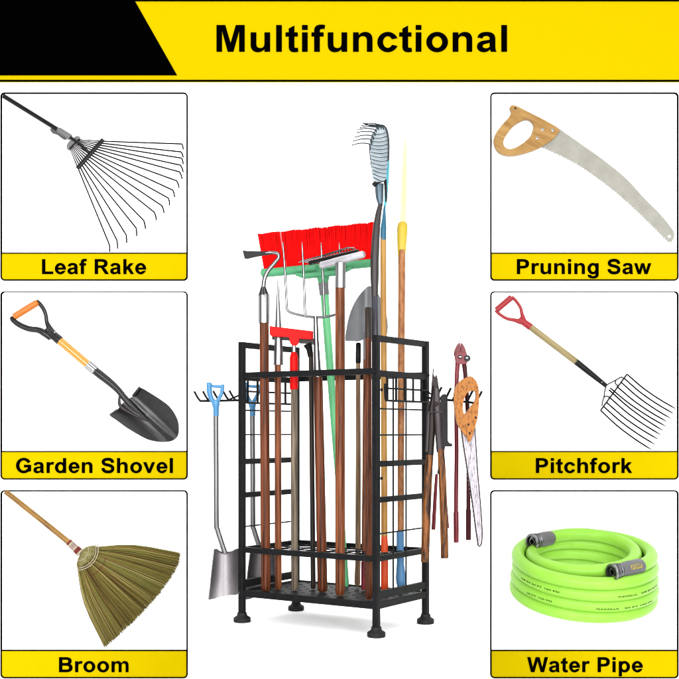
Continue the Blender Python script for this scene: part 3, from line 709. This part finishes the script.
# ------------------------------------------------------------------ long tools standing in the rack
def foot(x, d): return W(x, 431 + 540.2 / d, d)
def pole(bm, x0, d0, xt, yt, dt, r0, rt, n=10, z=.0905):
    """round pole from the shelf at pixel column x0 up to pixel (xt, yt)"""
    a = V(((x0 - CX) * d0 / F, d0, z + .001)); b = W(xt, yt, dt)
    P = [a.lerp(b, t) for t in (0, .006, .02, .25, .5, .75, 1)]
    R = [r0 * .7, r0 * .93, r0, r0 * .75 + rt * .25, (r0 + rt) / 2, rt * .75 + r0 * .25, rt]
    return tube(bm, P, [r * d0 / F for r in R], 18)

# draw hoe
d = 3.385
t = thing('draw_hoe', 'hoe with black swan neck blade and chrome ferrule at the left front of the rack', 'hoe', foot(265.5, d))
obj('handle', pole(bmesh.new(), 265.8, d, 264, 322, d, 4.9, 4.6), M['redwood_dark'], t)
fe = obj('ferrule', ptube(bmesh.new(), [(264, 323), (264, 297), (263.6, 295)], [5.6, 5.6, 5.4], d, seg=24), M['chrome'], t)
obj('ferrule_cap', ptube(bmesh.new(), [(263.6, 295.2), (263.3, 287)], [5.2, 2.4], d, seg=20), M['darkchrome'], fe)
obj('neck', ptube(bmesh.new(), [(263.3, 288), (264.5, 279), (268, 271), (274.5, 263), (278.6, 257.5), (277.5, 253.6), (271.5, 252.6), (265, 253)], [2.2, 2.1, 2.0, 1.9, 1.8, 1.8, 1.8, 1.4], d, smooth=6), M['wire'], t)
bm = bmesh.new()
hoe = [(242.6, 250.4), (247, 250.8), (256, 251.2), (264, 251.2), (272, 251.6), (275, 253.2), (270, 254.4), (262, 255.6), (254, 257.2), (247.5, 258.8), (244.6, 258.6), (243.4, 254)]
for i, p in enumerate(hoe): pass
plate(bm, hoe, d0=d - .004, thick=.006); obj('blade', bm, M['blackmetal'], t, bevel=.0012)

# spike
d = 3.42
t = thing('digging_spike', 'long pointed chrome spike on a reddish wooden pole beside the hoe', 'garden tool', foot(278, d))
obj('handle', pole(bmesh.new(), 278.2, d, 277.8, 362, d, 3.5, 3.2), M['redwood'], t)
obj('spike', ptube(bmesh.new(), [(278, 279), (278, 300), (278.2, 330), (278.4, 352), (278.2, 364.8)], [.6, 1.6, 3.4, 4.6, 4.9], d, seg=22), M['spike'], t)

# red scraper
d = 3.395
t = thing('red_scraper', 'red squeegee scraper with red grip on a weathered grey brown pole', 'scraper', foot(294.5, d))
obj('handle', pole(bmesh.new(), 294.6, d, 294, 386, d, 3.4, 3.3), M['taupe'], t)
bm = bmesh.new()
plate(bm, [(269.6, 326), (290, 328.4), (313.4, 331.2), (313, 339.6), (299.5, 338.6), (298.2, 343.6), (295.6, 346), (292.4, 345.6), (290, 342.6), (288.8, 337), (272, 336.6), (269.6, 334)], d0=d - .006, thick=.012)
obj('head', bm, M['red'], t, bevel=.0015)
obj('collar', ptube(bmesh.new(), [(294, 344), (294, 354)], 2.1, d), M['chrome'], t)
obj('grip', ptube(bmesh.new(), [(294, 351.5), (294, 353), (294, 357), (294, 388), (294.2, 389.5)], [1.6, 3.0, 4.2, 4.2, 3.6], d, seg=18), M['red'], t)

# grey squeegee behind the scraper
d = 3.43
t = thing('floor_squeegee', 'grey rubber squeegee on a near black pole behind the red scraper', 'squeegee', foot(313, d))
obj('handle', pole(bmesh.new(), 313.2, d, 311, 352, d, 2.5, 2.4), M['darkwood'], t)
bm = bmesh.new(); plate(bm, [(272, 334.5), (288, 335.5), (314, 338.5), (314, 344.6), (300, 343.2), (288, 340.4), (272, 339.4)], d0=d - .004, thick=.010); obj('rubber_head', bm, M['darkgrey'], t, bevel=.001)
obj('socket', ptube(bmesh.new(), [(307.5, 344), (309.5, 349), (310.6, 357)], [4.6, 3.3, 2.6], d), M['blackmetal'], t)

# garden fork
d = 3.367
t = thing('garden_fork', 'four tined chrome garden fork pointing up on a reddish wooden handle', 'fork', foot(322, d))
obj('handle', pole(bmesh.new(), 322.6, d, 318, 377, d, 5.0, 4.6), M['redwood_dark'], t)
obj('socket', ptube(bmesh.new(), [(315.6, 316), (316.2, 340), (317.2, 366), (317.6, 379)], [2.1, 2.5, 3.4, 4.2], d, seg=16), M['wire'], t)
obj('yoke', ptube(bmesh.new(), [(286.8, 306), (287.4, 310), (290.5, 312.4), (298, 314.6), (308, 316.6), (318, 317.2), (328, 316.4), (338, 313.6), (343, 310)], 1.25, d, smooth=5), M['wire'], t)
for (x0, y0, x1, y1) in ((283, 242, 286.8, 307), (302, 242, 305.2, 315.6), (321, 242.4, 324.6, 316.4), (339.2, 242.6, 342.6, 311)):
    obj('tine', ptube(bmesh.new(), [(x0, y0, d - .01), (x0 + .4, y0 + 8, d - .008), ((x0 + x1) / 2 + .3, (y0 + y1) / 2, d - .002), (x1, y1, d)], [.35, .9, 1.15, 1.2], smooth=5, seg=10), M['wire'], t)

# silver bow rake
d = 3.294
t = thing('silver_rake', 'silver toothed rake head on reddish wooden pole in the middle of the rack', 'rake', foot(340, d))
obj('handle', pole(bmesh.new(), 340.2, d, 340, 286, d, 4.9, 4.8), M['redwood'], t)
obj('ferrule', ptube(bmesh.new(), [(340.4, 288), (340.6, 263)], 5.4, d, seg=24), M['chrome'], t)
def lerp3(a, b, f): return tuple(a[i] + (b[i] - a[i]) * f for i in range(3))
A0, A1 = (321.5, 265.2, 3.33), (363.0, 254.4, 3.25); B0, B1 = (300, 261.4, 3.40), (352.5, 248.0, 3.32)
obj('head_bar', ptube(bmesh.new(), [lerp3(A0, A1, -.03), lerp3(A0, A1, 0), lerp3(A0, A1, .5), lerp3(A0, A1, 1), lerp3(A0, A1, 1.03)], [2.2, 3.6, 3.9, 3.6, 2.4], seg=14), mat('satin_aluminium', (.23, .22, .24, 1), (.27, .265, .28, 1), rough=.4, metal=.5, scale=(30, 30, 30)), t)
ptubes = bmesh.new(); obj('plate', ptube(ptubes, [lerp3(A0, B0, .55), lerp3(A1, B1, .45)], 2.3, seg=8), M['blackmetal'], t)
for k in range(20):
    f = k / 19; a = lerp3(A0, A1, f * .96 + .0); b = lerp3(B0, B1, f); b = (b[0] + 1.2, b[1] - .2, b[2])
    obj('tooth', ptube(bmesh.new(), [lerp3(a, b, .35), lerp3(a, b, .8), (b[0], b[1] - .8, b[2])], [.75, .7, .45], seg=6), M['chrome'], t)
obj('comb_edge', ptube(bmesh.new(), [(298.6, 262.2, 3.40), (325, 255.0, 3.36), (348, 247.6, 3.32), (354, 248.2, 3.31)], [.5, .9, .9, .6], seg=8), M['chrome'], t)

# red bristled broom
d = 3.485
t = thing('push_broom', 'bright red bristled broom with green head and leaning green pole', 'broom', foot(346, d))
obj('handle', pole(bmesh.new(), 346.6, d, 324.2, 290, d + .0, 2.7, 4.2), M['greenpole'], t)
obj('collar', ptube(bmesh.new(), [(323.2, 283), (324.4, 295)], [5.2, 4.7], d - .001, seg=18), M['grey'], t)
obj('socket', ptube(bmesh.new(), [(322.5, 266), (322.8, 273), (323.3, 281), (323.7, 288)], [8, 7.4, 5.4, 4.4], d, seg=18, smooth=4), M['green'], t)
Hl, Hr = (262.5, 273.0, 3.52), (377, 262.2, 3.45)
hdb = bmesh.new()
n_ = 14; P = [lerp3(Hl, Hr, k / n_) for k in range(-0, n_ + 1)]
ptube(hdb, [lerp3(Hl, Hr, -.012)] + P, [2.5] + [4.6] * 15, seg=14); obj('head', hdb, M['green'], t)
obj('head_rib', ptube(bmesh.new(), [(296, 274.2, 3.485), (305, 276, 3.48), (340, 272.4, 3.46), (352, 267.6, 3.455)], [1.5, 3, 3, 1.5], seg=10), M['green'], t)
bm = bmesh.new()
TL, TR = (258.6, 234.0, 3.53), (379, 221.8, 3.44)
nb = 400
for row in range(4):
    for k in range(nb):
        f = (k + random.random()) / nb
        a = lerp3((264.5, 269.5, 3.52), (377.5, 258.5, 3.45), f); b = lerp3(TL, TR, f)
        yo = (row - 1.5) * .007
        bx = b[0] + random.uniform(-.9, .9); by = b[1] + random.uniform(-.5, 1.0) + (1.1 if int(f * 90) % 2 else 0) + .4 * math.sin(f * 37)
        tube(bm, [W(a[0], a[1], a[2] + yo * .7), W(bx, by, b[2] + yo + random.uniform(-.006, .006))], [.0023, .0016], 4, mi=random.choices((0, 1, 2), (84, 13, 1.2))[0])
c0 = [W(*lerp3((264.5, 269.5, 3.52), (377.5, 258.5, 3.45), f)) for f in (.004, .996)]; c1 = [W(*lerp3(TL, TR, f)) - V((0, 0, .006)) for f in (.006, .994)]
sl = [bm.verts.new(p + V((0, y, 0))) for y in (-.006, .006) for p in (c0[0], c0[1], c1[1], c1[0])]
for q in ((0, 1, 2, 3), (4, 5, 6, 7), (0, 1, 5, 4), (2, 3, 7, 6), (0, 3, 7, 4), (1, 2, 6, 5)): bm.faces.new([sl[i] for i in q])
obj('bristles', bm, [M['bristle_red'], M['bristle_red2'], M['bristle_pale']], t, False)

# round point shovel, blade up
d = 3.40
t = thing('round_shovel', 'grey round shovel blade turned up on a reddish pole behind the corner post', 'shovel', foot(364, d))
obj('handle', pole(bmesh.new(), 364.0, d, 366, 350, d + .03, 2.7, 2.7), M['redwood'], t)
sb = [(345.2, 340.4), (346.2, 330), (348.6, 318), (352.4, 307), (357.6, 297.6), (363.6, 290.2), (369, 286), (374, 288.2), (380, 297), (385, 309), (387.6, 322), (387.4, 332), (385, 339), (378, 341.5), (370, 341.5), (364, 339.6), (358, 341.4), (351, 340.8)]
obj('blade', dish(bmesh.new(), smooth2(sb, 3), (367, 320), lambda r, p: d + .03 + .016 * ((p[0] - 367) / 21) ** 2 - .008 * math.exp(-((p[0] - 366) / 4) ** 2), 9, .0025), M['bladegrey'], t, angle=60)
obj('socket', ptube(bmesh.new(), [(366.4, 332, d + .022), (366.2, 342, d + .028), (366, 362, d + .03)], [2.2, 3.2, 3.0], seg=14), M['bladegrey'], t)
obj('end_grip', ptube(bmesh.new(), [(364, 562), (364, 588.4)], 2.95, d - .0005), M['wine'], t)

# slim pole with black top
d = 3.46
t = thing('slim_pole', 'slim pale wooden pole with short black top grip and rounded foot', 'pole', foot(358, d))
obj('handle', tube(bmesh.new(), [W(357.4, 586.6, d), W(357.4, 585.6, d), W(357.4, 582, d), W(357.6, 574, d), W(358, 558, d), W(358.2, 470, d), W(358.2, 362, d)], [x * d / F for x in (.8, 2.2, 3.1, 2.9, 2.7, 2.6, 2.2)], 16), M['palewood'], t)
obj('top_grip', ptube(bmesh.new(), [(358.2, 364), (358.2, 362), (358.4, 344), (358.4, 342.6)], [2.0, 2.7, 2.7, 1.8], d), M['blackmetal'], t)

# dark square cut pole beside the corner post
d = 3.212
t = thing('dark_pole', 'thick dark brown wooden pole standing against the front corner post', 'pole', foot(368.6, d))
obj('handle', pole(bmesh.new(), 368.8, d, 368.2, 308, d + .02, 3.6, 3.1), M['redwood_dark'], t)
obj('top_sleeve', ptube(bmesh.new(), [(368.2, 338, d + .017), (368.2, 308, d + .02), (368.2, 307.4, d + .02)], [3.35, 3.35, 2.9]), M['darkwood'], t)

# spring leaf rake
d = 3.27
t = thing('spring_rake', 'tall steel spring rake with hooked tines on a dark plum shaft', 'rake', foot(375, d))
obj('handle', pole(bmesh.new(), 375.5, d, 375, 330, d, 3.3, 3.4), M['shaft'], t)
obj('sleeve', ptube(bmesh.new(), [(375, 340), (374.8, 297), (374.8, 296)], [3.7, 3.5, 2.8], d, seg=16), M['slate'], t)
obj('shaft', ptube(bmesh.new(), [(374.8, 300), (374.6, 275), (374.9, 255), (376.2, 232), (378.4, 214), (381.6, 200)], [3.2, 4.2, 4.3, 3.9, 3.0, 1.9], d, smooth=5, seg=16), M['shaft'], t)
obj('ferrule', ptube(bmesh.new(), [(380.4, 204), (379.6, 197), (379.2, 184)], [2.6, 4.0, 4.7], d, seg=16), M['ferrule'], t)
obj('collar', ptube(bmesh.new(), [(373, 185.6), (377, 182), (381, 180), (385.4, 179.4)], [2.0, 2.6, 2.6, 2.1], d - .01, smooth=3), M['blackmetal'], t)
obj('collar_clip', ptube(bmesh.new(), [(385.2, 179.5), (385.8, 190), (386.2, 202)], [1.6, 1.3, .9], d - .006, smooth=3), M['blackmetal'], t)
ro = [(373.4, 181), (371.8, 168), (370.3, 155), (369.2, 145.5), (370.6, 138), (373.5, 131.5), (377.5, 127), (382.5, 125.6), (386, 129), (388, 136), (388.7, 146), (388.2, 158), (386.6, 170), (385, 180)]
NT = 13
obj('spring_plate', dish(bmesh.new(), smooth2(ro, 3), (379.5, 158), lambda r, p: d + .012 + (158 - p[1]) * .0028 + .02 * ((p[0] - 379) / 9) ** 2 * .4, 8, .0015), M['rakegrey'], t, angle=60)
for i in range(NT):
    f = i / (NT - 1)
    def dz(y): return d + .012 + (158 - y) * .0028
    L = (373.4 - 3.4 * math.sin(1.9 * f), 177 - 43 * f); S = (385.4 + 3.2 * math.sin(2.2 * f), 181.5 - 50 * f)
    obj('tine', ptube(bmesh.new(), [(S[0], S[1], dz(S[1]) + .001), ((S[0] + L[0]) / 2 + 1, (S[1] + L[1]) / 2 + 1.4, dz((S[1] + L[1]) / 2 + 1.4) - .004), (L[0], L[1], dz(L[1]) + .001)], [.3, .36, .3], smooth=4, seg=6), M['spring'], t)
tips = [(351.6, 144.8, 369.8, 144.2), (352.4, 140.9, 371.6, 139.8), (354.4, 136.9, 373.2, 136.2), (355.8, 132.4, 375, 132.8), (357.4, 129.2, 376.2, 130), (359.6, 127.4, 378.6, 128), (361.4, 125.4, 381, 126.4), (363.6, 123.4, 383, 125.8)]
for i, (tx, ty, kx, ky) in enumerate(tips):
    dd = d + .012 + (158 - ky) * .0028
    P = [(371.6 + i * .8, 168, dd - .03), (kx - .4 + .5, ky + 9, dd - .012), (kx, ky + 1.6, dd - .003), (kx - 2, ky - .6, dd - .001), ((kx + tx) / 2 - 1, (ky + ty) / 2 - 1.2, dd), (tx, ty + .4, dd)]
    obj('tine', ptube(bmesh.new(), P, [.45, .6, .68, .68, .64, .5], smooth=4, seg=6), M['spring'], t)

obj('top_rod', ptube(bmesh.new(), [(363.2, 123.2, d + .11), (370, 125.4, d + .105), (377, 126.6, d + .1), (383, 125.4, d + .1), (387.2, 131, d + .09), (389, 145, d + .05), (388.4, 160, d + .01)], .75, smooth=5, seg=6), M['spring'], t)
# yellow handled cultivator with teal socket
d = 3.375
t = thing('teal_cultivator', 'honey wood handle with teal socket, cyan blade and orange foot grip', 'garden tool', foot(384.5, d))
obj('handle', tube(bmesh.new(), [W(384.4, 540, d), W(384, 440, d), W(383.6, 335, d), W(383.2, 238, d)], [x * d / F for x in (3.1, 3.1, 3.0, 2.9)], 16), M['yellowwood'], t)
obj('foot_grip', ptube(bmesh.new(), [(384.6, 590.6), (384.6, 588), (384.6, 580), (384.5, 545), (384.4, 536)], [2.6, 3.8, 3.7, 3.5, 3.1], d, seg=18), M['orangegrip'], t)
obj('socket', ptube(bmesh.new(), [(383.3, 240), (383.5, 228), (384, 219), (384.6, 206)], [3.0, 3.0, 2.0, 1.0], d, smooth=4), M['teal'], t)
obj('blade', dish(bmesh.new(), smooth2([(384, 207), (384.6, 190), (385.6, 170), (386.2, 150), (387.6, 140), (389, 148), (389.2, 170), (388.2, 188), (386.4, 205)], 3), (386.8, 172), lambda r, p: d + .002 * r, 3, .002), M['cyan'], t)

# ivory bladed weeder with wooden handle and blue grip
d = 3.395
t = thing('ivory_weeder', 'slender ivory blade in yellow sleeve on wooden pole with blue foot grip', 'garden tool', foot(401, d))
obj('handle', tube(bmesh.new(), [W(400.6, 540, d), W(401, 440, d), W(401.4, 340, d), W(401.8, 250, d)], [x * d / F for x in (3.2, 3.3, 3.5, 3.5)], 16), M['orangewood'], t)
obj('foot_grip', ptube(bmesh.new(), [(401, 588.6), (401, 587), (401, 582), (400.8, 577), (400.6, 570), (400.4, 562), (400.2, 534), (400.2, 531)], [1.8, 3.6, 4.9, 5, 4.4, 3.7, 3.7, 3.4], d, seg=18, smooth=3), M['bluegrip'], t)
obj('sleeve', ptube(bmesh.new(), [(401.6, 257), (401.8, 245), (402.4, 228), (402.6, 223.4), (402.6, 222)], [3.7, 4.5, 5.3, 4.6, 3], d, seg=18, flat=.7), M['paleyellow'], t)
obj('blade', plate(bmesh.new(), smooth2([(400.6, 226), (400.9, 205), (401.8, 180), (403.2, 152), (404.6, 139.5), (405.3, 136.8), (406, 139.5), (407, 152), (407, 180), (406.4, 205), (405.9, 226)], 3), d0=d - .003, thick=.005), M['ivory'], t, bevel=.001)

# ------------------------------------------------------------------ scoops hanging on the left
def scoop(d, dx, label, k):
    t = thing('scoop_shovel', label, 'shovel', W(216 + dx, 400, d), 'scoop shovels hanging on the left side')
    def q(x, y, dd=0): return (x + dx, y, d + dd)
    obj('grip_bar', ptube(bmesh.new(), [q(210, 386), q(223, 386.8)], 1.5, seg=12), M['blue'], t)
    obj('grip_yoke', ptube(bmesh.new(), [q(209.2, 382.5), q(209.2, 384), q(209.6, 393), q(211.5, 399), q(215.5, 404)], [1.8, 2.7, 2.7, 2.4, 2.4], smooth=5), M['blue'], t)
    obj('grip_arm', ptube(bmesh.new(), [q(222.4, 384.5), q(222.4, 386), q(221.6, 393), q(219, 398.5), q(216, 404)], [1.3, 2.0, 1.8, 1.9, 2.2], smooth=5), M['blue'], t)
    obj('socket', ptube(bmesh.new(), [q(215.6, 400.4), q(215.8, 404), q(216, 408), q(216, 416)], [3.6, 4.0, 3.0, 2.8], seg=16), M['blue'], t)
    obj('shaft', ptube(bmesh.new(), [q(216, 414), q(216.2, 470), q(216.4, 522), q(217.6, 530), q(221, 541), q(225, 553)], [2.5, 2.5, 2.5, 2.5, 2.5, 2.5], smooth=5, seg=16), M['steel'], t)
    bl = [(214.2, 549.2), (220, 551.2), (226, 551.8), (232, 551), (238.5, 548.4), (239.4, 560), (239.8, 578), (239.5, 593.4), (230, 595.2), (219, 597), (208.6, 599.6), (209.6, 588), (211.4, 572)]
    bm = bmesh.new()
    def dep(r, p):
        s = (p[0] - dx - 224.5) / 15; l = (p[1] - 549) / 50
        return d + .012 - .030 * s * s * (1.15 - .6 * l) - .03 * l
    dish(bm, [(x + dx, y) for x, y in smooth2(bl, 2)], (224.5 + dx, 573), dep, 9, .002)
    obj('scoop', bm, M['galv'], t, angle=70)
    obj('rolled_edge', ptube(bmesh.new(), [(214.2 + dx, 549.2, dep(1, (214.2 + dx, 549.2))), (211.4 + dx, 572, dep(1, (211.4 + dx, 572))), (208.6 + dx, 599.4, dep(1, (208.6 + dx, 599.4)))], .6, seg=6), M['steel'], t)
    return t
scoop(3.43, 0, 'steel scoop shovel with blue handle hanging outside the left front post', 0)
scoop(3.60, 36.5, 'second steel scoop shovel with blue handle seen through the left side rails', 1)

# ------------------------------------------------------------------ tools hanging on the right
# wooden handled loppers
d = 3.235
t = thing('wooden_loppers', 'long loppers with two wooden handles and dark blades hanging beside the right post', 'loppers', W(436, 413, d))
obj('blade', plate(bmesh.new(), smooth2([(433.2, 369), (435, 366.4), (434.6, 371), (437, 376), (438.6, 386), (439, 398), (437, 404), (432.4, 404), (431.2, 392), (432.2, 378)], 4), d0=d + .002, thick=.005), M['lopsteel'], t, bevel=.0008)
obj('hook_blade', plate(bmesh.new(), smooth2([(434.4, 366.2), (436.0, 363), (435.6, 367.2), (434.6, 369.6), (436.2, 373.4), (435, 377), (433.4, 374)], 4), d0=d - .004, thick=.005), M['chrome'], t, bevel=.0008)
l_ = obj('arm', ptube(bmesh.new(), [(435.8, 386), (434.6, 398), (432.6, 410), (431.4, 430), (429.6, 459)], [3.0, 4.2, 4.2, 4.0, 3.6], d, flat=.6, ref=(0, 1, 0), smooth=5), M['lopsteel'], t)
obj('sleeve', ptube(bmesh.new(), [(428.6, 412), (428.0, 430), (426.8, 452)], [1.7, 1.7, 1.5], d - .008), M['lopgrey'], l_)
r_ = obj('arm', ptube(bmesh.new(), [(436.4, 388), (436.8, 402), (437.6, 414), (438.6, 432), (440.0, 452)], [2.8, 3.6, 3.8, 3.7, 3.4], d - .012, flat=.7, ref=(0, 1, 0), smooth=5), M['lopgrey'], t)
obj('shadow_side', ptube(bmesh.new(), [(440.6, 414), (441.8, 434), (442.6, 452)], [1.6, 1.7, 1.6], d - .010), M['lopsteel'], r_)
bm = bmesh.new(); lathe(bm, W(435.8, 404, d - .024), [(.0065, 0), (.0065, .004), (.004, .006)], 14, V((0, -1, 0))); obj('pivot_bolt', bm, M['lopsteel'], t)
obj('cross_pin', ptube(bmesh.new(), [(428, 412.2), (442.4, 412)], .6, d - .022), M['lopgrey'], t)
obj('handle', ptube(bmesh.new(), [(429.8, 455), (428.6, 470), (427.2, 500), (425.6, 540), (425, 562)], [3.6, 4.0, 4.1, 4.2, 4.0], d - .002, seg=16, smooth=4), M['lopperwood'], t)
obj('handle', ptube(bmesh.new(), [(440.8, 449), (442, 470), (443.2, 500), (444.2, 535), (444.6, 558)], [3.3, 3.7, 3.8, 3.9, 3.8], d - .012, seg=16, smooth=4), M['lopperwood'], t)

# grey headed shears with red handles behind
d = 3.31
t = thing('red_handled_shears', 'dark grey shears with thin wine red handles hanging behind the wooden loppers', 'shears', W(444, 440, d))
obj('blade', plate(bmesh.new(), [(440.6, 396.4), (442.6, 394.4), (445.6, 393.8), (447.6, 396.6), (447.8, 440.6), (449.8, 443.4), (452.2, 443.6), (452.2, 446.4), (441.2, 446.8), (440.8, 430)], d0=d - .003, thick=.008), M['darkgrey'] if False else mat('charcoal_steel', lin('#1c1c1e'), lin('#29292b'), rough=.45, spec=.2, scale=(40, 40, 10)), t, bevel=.001)
obj('tang', ptube(bmesh.new(), [(443, 446), (441, 462), (438.4, 474)], [2.2, 1.8, 1.4], d), M['lopsteel'], t)
obj('handle', ptube(bmesh.new(), [(436.6, 474), (435.2, 496), (433.4, 529.6)], [1.4, 1.8, 2.0], d), M['wine'], t)
obj('handle', ptube(bmesh.new(), [(441, 460), (444.4, 490), (447.2, 528)], [1.4, 1.8, 2.0], d + .004), M['wine'], t)

# wine red bolt loppers
d = 3.335
t = thing('wine_red_loppers', 'all wine red bolt loppers with silver bolts hanging behind the worn saw', 'loppers', W(461, 360, d))
obj('jaw', plate(bmesh.new(), smooth2([(459.6, 342.6), (457, 345.4), (454.6, 350.4), (454.4, 356), (460.4, 356), (460.6, 348)], 3), d0=d - .004, thick=.010), M['wine'], t, bevel=.0012)
obj('jaw', plate(bmesh.new(), smooth2([(461.0, 343), (463.6, 345.2), (465.8, 350.4), (466.4, 356), (461, 356), (460.8, 348)], 3), d0=d - .003, thick=.010), M['wine'], t, bevel=.0012)
obj('pivot_plate', plate(bmesh.new(), smooth2([(455.4, 352.6), (461, 352), (466.4, 353), (467.6, 358), (466.6, 363.6), (457, 364), (455, 359)], 3), d0=d - .008, thick=.005), M['wine'], t, bevel=.001)
for x, y in ((460.3, 357), (466.9, 358)):
    bm = bmesh.new(); lathe(bm, W(x, y, d - .0078), [(.0050, 0), (.0054, .003), (.0036, .006), (.001, .0068)], 14, V((0, -1, 0))); obj('bolt', bm, M['chrome'], t)
bm = bmesh.new(); lathe(bm, W(467.2, 358.4, d - .006), [(.009, 0), (.009, .005)], 16, V((0, -1, 0))); obj('washer', bm, M['blackmetal'], t)
for P, G_, m in (([(457.6, 362), (456.8, 378), (456.2, 400), (456.6, 450), (456.2, 486), (456, 512)], [(456, 511), (456.1, 513), (456.2, 530), (456.2, 542.6)], 'wine'), ([(464, 362), (465.6, 378), (467.6, 410), (468.4, 450), (468.4, 512)], [(468.4, 508.5), (468.4, 511), (468.4, 526), (468.4, 540)], 'winedark')):
    a = obj('arm', ptube(bmesh.new(), P, [2.4] + [2.1] * (len(P) - 1), d, smooth=4, flat=.8, ref=(0, 1, 0)), M[m], t)
    obj('grip', ptube(bmesh.new(), G_, [2.0, 2.6, 2.6, 2.5], d), M[m], a)

# worn saw hanging on the hooks
d = 3.262
t = thing('worn_saw', 'worn narrow saw with orange wooden handle hung from the right hooks', 'saw', W(467, 400, d))
so = [(469, 376.4), (474.4, 378.6), (477.8, 385), (479.2, 394), (478.8, 406), (477.6, 418), (474.4, 430), (471.4, 439.4), (469, 441.8), (466.4, 437), (461, 430), (456.6, 421), (454.6, 408), (454, 396), (455.6, 387.4), (460.4, 381)]
sh_ = [(473.6, 390.6), (476, 393), (475.4, 400), (471.4, 406), (467.2, 411.4), (464.2, 414), (462.8, 408), (464, 400), (467.4, 393)]
obj('handle', plate(bmesh.new(), smooth2(so, 4), [smooth2(sh_, 3)], d0=d - .010, thick=.020), M['sawwood'], t, bevel=.003, bseg=3)
for x, y in ((468.4, 424.4), (469.6, 433.2), (475.6, 417.6)):
    bm = bmesh.new(); lathe(bm, W(x, y, d - .0095), [(.0030, 0), (.0030, .0012), (.002, .0018)], 12, V((0, -1, 0))); obj('screw', bm, M['lopsteel'], t)
e_r = catmull([V((x, y, 0)) for x, y in ((474.6, 424), (476, 445), (478, 475), (480.6, 505), (482.2, 530), (481.6, 543), (479, 547))], 5)
e_l = catmull([V((x, y, 0)) for x, y in ((478, 546), (475.6, 530), (471.6, 500), (467, 470), (463, 445), (460.8, 428))], 14)
tl = []
for k, p in enumerate(e_l): tl.append((p.x - (0.7 if k % 2 else 0), p.y))
wb = obj('blade', plate(bmesh.new(), [(v.x, v.y) for v in e_r] + tl, d0=d + .001, thick=.0022), M['agedblade'], t, False)
obj('spine', tube(bmesh.new(), [W(v.x, v.y, d + .001) for v in e_r], .0015, 6), M['lopsteel'], wb)
obj('toothed_edge', tube(bmesh.new(), [W(v.x + .3, v.y, d + .001) for v in e_l], .0018, 6), M['lopsteel'], wb)

# ------------------------------------------------------------------ camera
cam = bpy.data.cameras.new('camera'); co = bpy.data.objects.new('camera', cam); link(co)
co.location = (0, 0, CAMZ); co.rotation_euler = (math.radians(90), 0, 0)
cam.sensor_width = 36; cam.lens = F / 679 * 36
cam.shift_y = (CY - 339.5) / 679; cam.clip_start = .05; cam.clip_end = 100
scene.camera = co

# ------------------------------------------------------------------ studio light
wd = bpy.data.worlds.new('World'); scene.world = wd; wd.use_nodes = True
nt = wd.node_tree; bg = nt.nodes['Background']
# white surround, with dark bands added to give metal striped reflections
tc = nt.nodes.new('ShaderNodeTexCoord'); sx = nt.nodes.new('ShaderNodeSeparateXYZ'); nt.links.new(tc.outputs['Generated'], sx.inputs[0])
at = nt.nodes.new('ShaderNodeMath'); at.operation = 'ARCTAN2'; nt.links.new(sx.outputs['X'], at.inputs[0]); nt.links.new(sx.outputs['Y'], at.inputs[1])
mr = nt.nodes.new('ShaderNodeMapRange'); mr.inputs['From Min'].default_value = -math.pi; mr.inputs['From Max'].default_value = math.pi
nt.links.new(at.outputs[0], mr.inputs['Value'])
rp = nt.nodes.new('ShaderNodeValToRGB'); cr = rp.color_ramp; cr.interpolation = 'LINEAR'
stops = [(0.0, .12), (.05, .12), (.07, 1.3), (.17, 1.3), (.19, .1), (.25, .1), (.28, .9), (.72, .9), (.75, .1), (.81, .1), (.83, 1.3), (.93, 1.3), (.95, .12), (1.0, .12)]
while len(cr.elements) > 1: cr.elements.remove(cr.elements[-1])
cr.elements[0].position = stops[0][0]; cr.elements[0].color = (stops[0][1],) * 3 + (1,)
for p, v in stops[1:]:
    e = cr.elements.new(p); e.color = (v, v, v, 1)
nt.links.new(mr.outputs[0], rp.inputs['Fac']); zm = nt.nodes.new('ShaderNodeMapRange'); zm.inputs['From Min'].default_value = .25; zm.inputs['From Max'].default_value = 1
zm.inputs['To Min'].default_value = 1; zm.inputs['To Max'].default_value = 3.2                  # surround made brighter overhead, added to light the plinth top
nt.links.new(sx.outputs['Z'], zm.inputs['Value'])
vm = nt.nodes.new('ShaderNodeVectorMath'); vm.operation = 'SCALE'
nt.links.new(rp.outputs['Color'], vm.inputs[0]); nt.links.new(zm.outputs[0], vm.inputs['Scale'])
nt.links.new(vm.outputs[0], bg.inputs['Color'])
bg.inputs['Strength'].default_value = 1.9

def area(name, loc, target, size, power):
    l = bpy.data.lights.new(name, 'AREA'); l.energy = power; l.size = size; l.shape = 'SQUARE'
    o = bpy.data.objects.new(name, l); link(o); o.location = loc
    o.rotation_euler = (V(target) - V(loc)).to_track_quat('-Z', 'Y').to_euler(); return o
area('softbox_key', (-1.45, -1.2, 1.25), (-.25, 4.2, .5), 1.7, 330)
area('softbox_fill', (1.5, -1.2, 1.0), (.25, 4.2, .4), 1.7, 310)

scene.view_settings.view_transform = 'Standard'; scene.view_settings.look = 'None'
scene.view_settings.exposure = -0.27; scene.view_settings.gamma = 1
scene.render.engine = 'CYCLES'
scene.cycles.filter_width = 1.15; scene.cycles.max_bounces = 8; scene.cycles.use_denoising = True
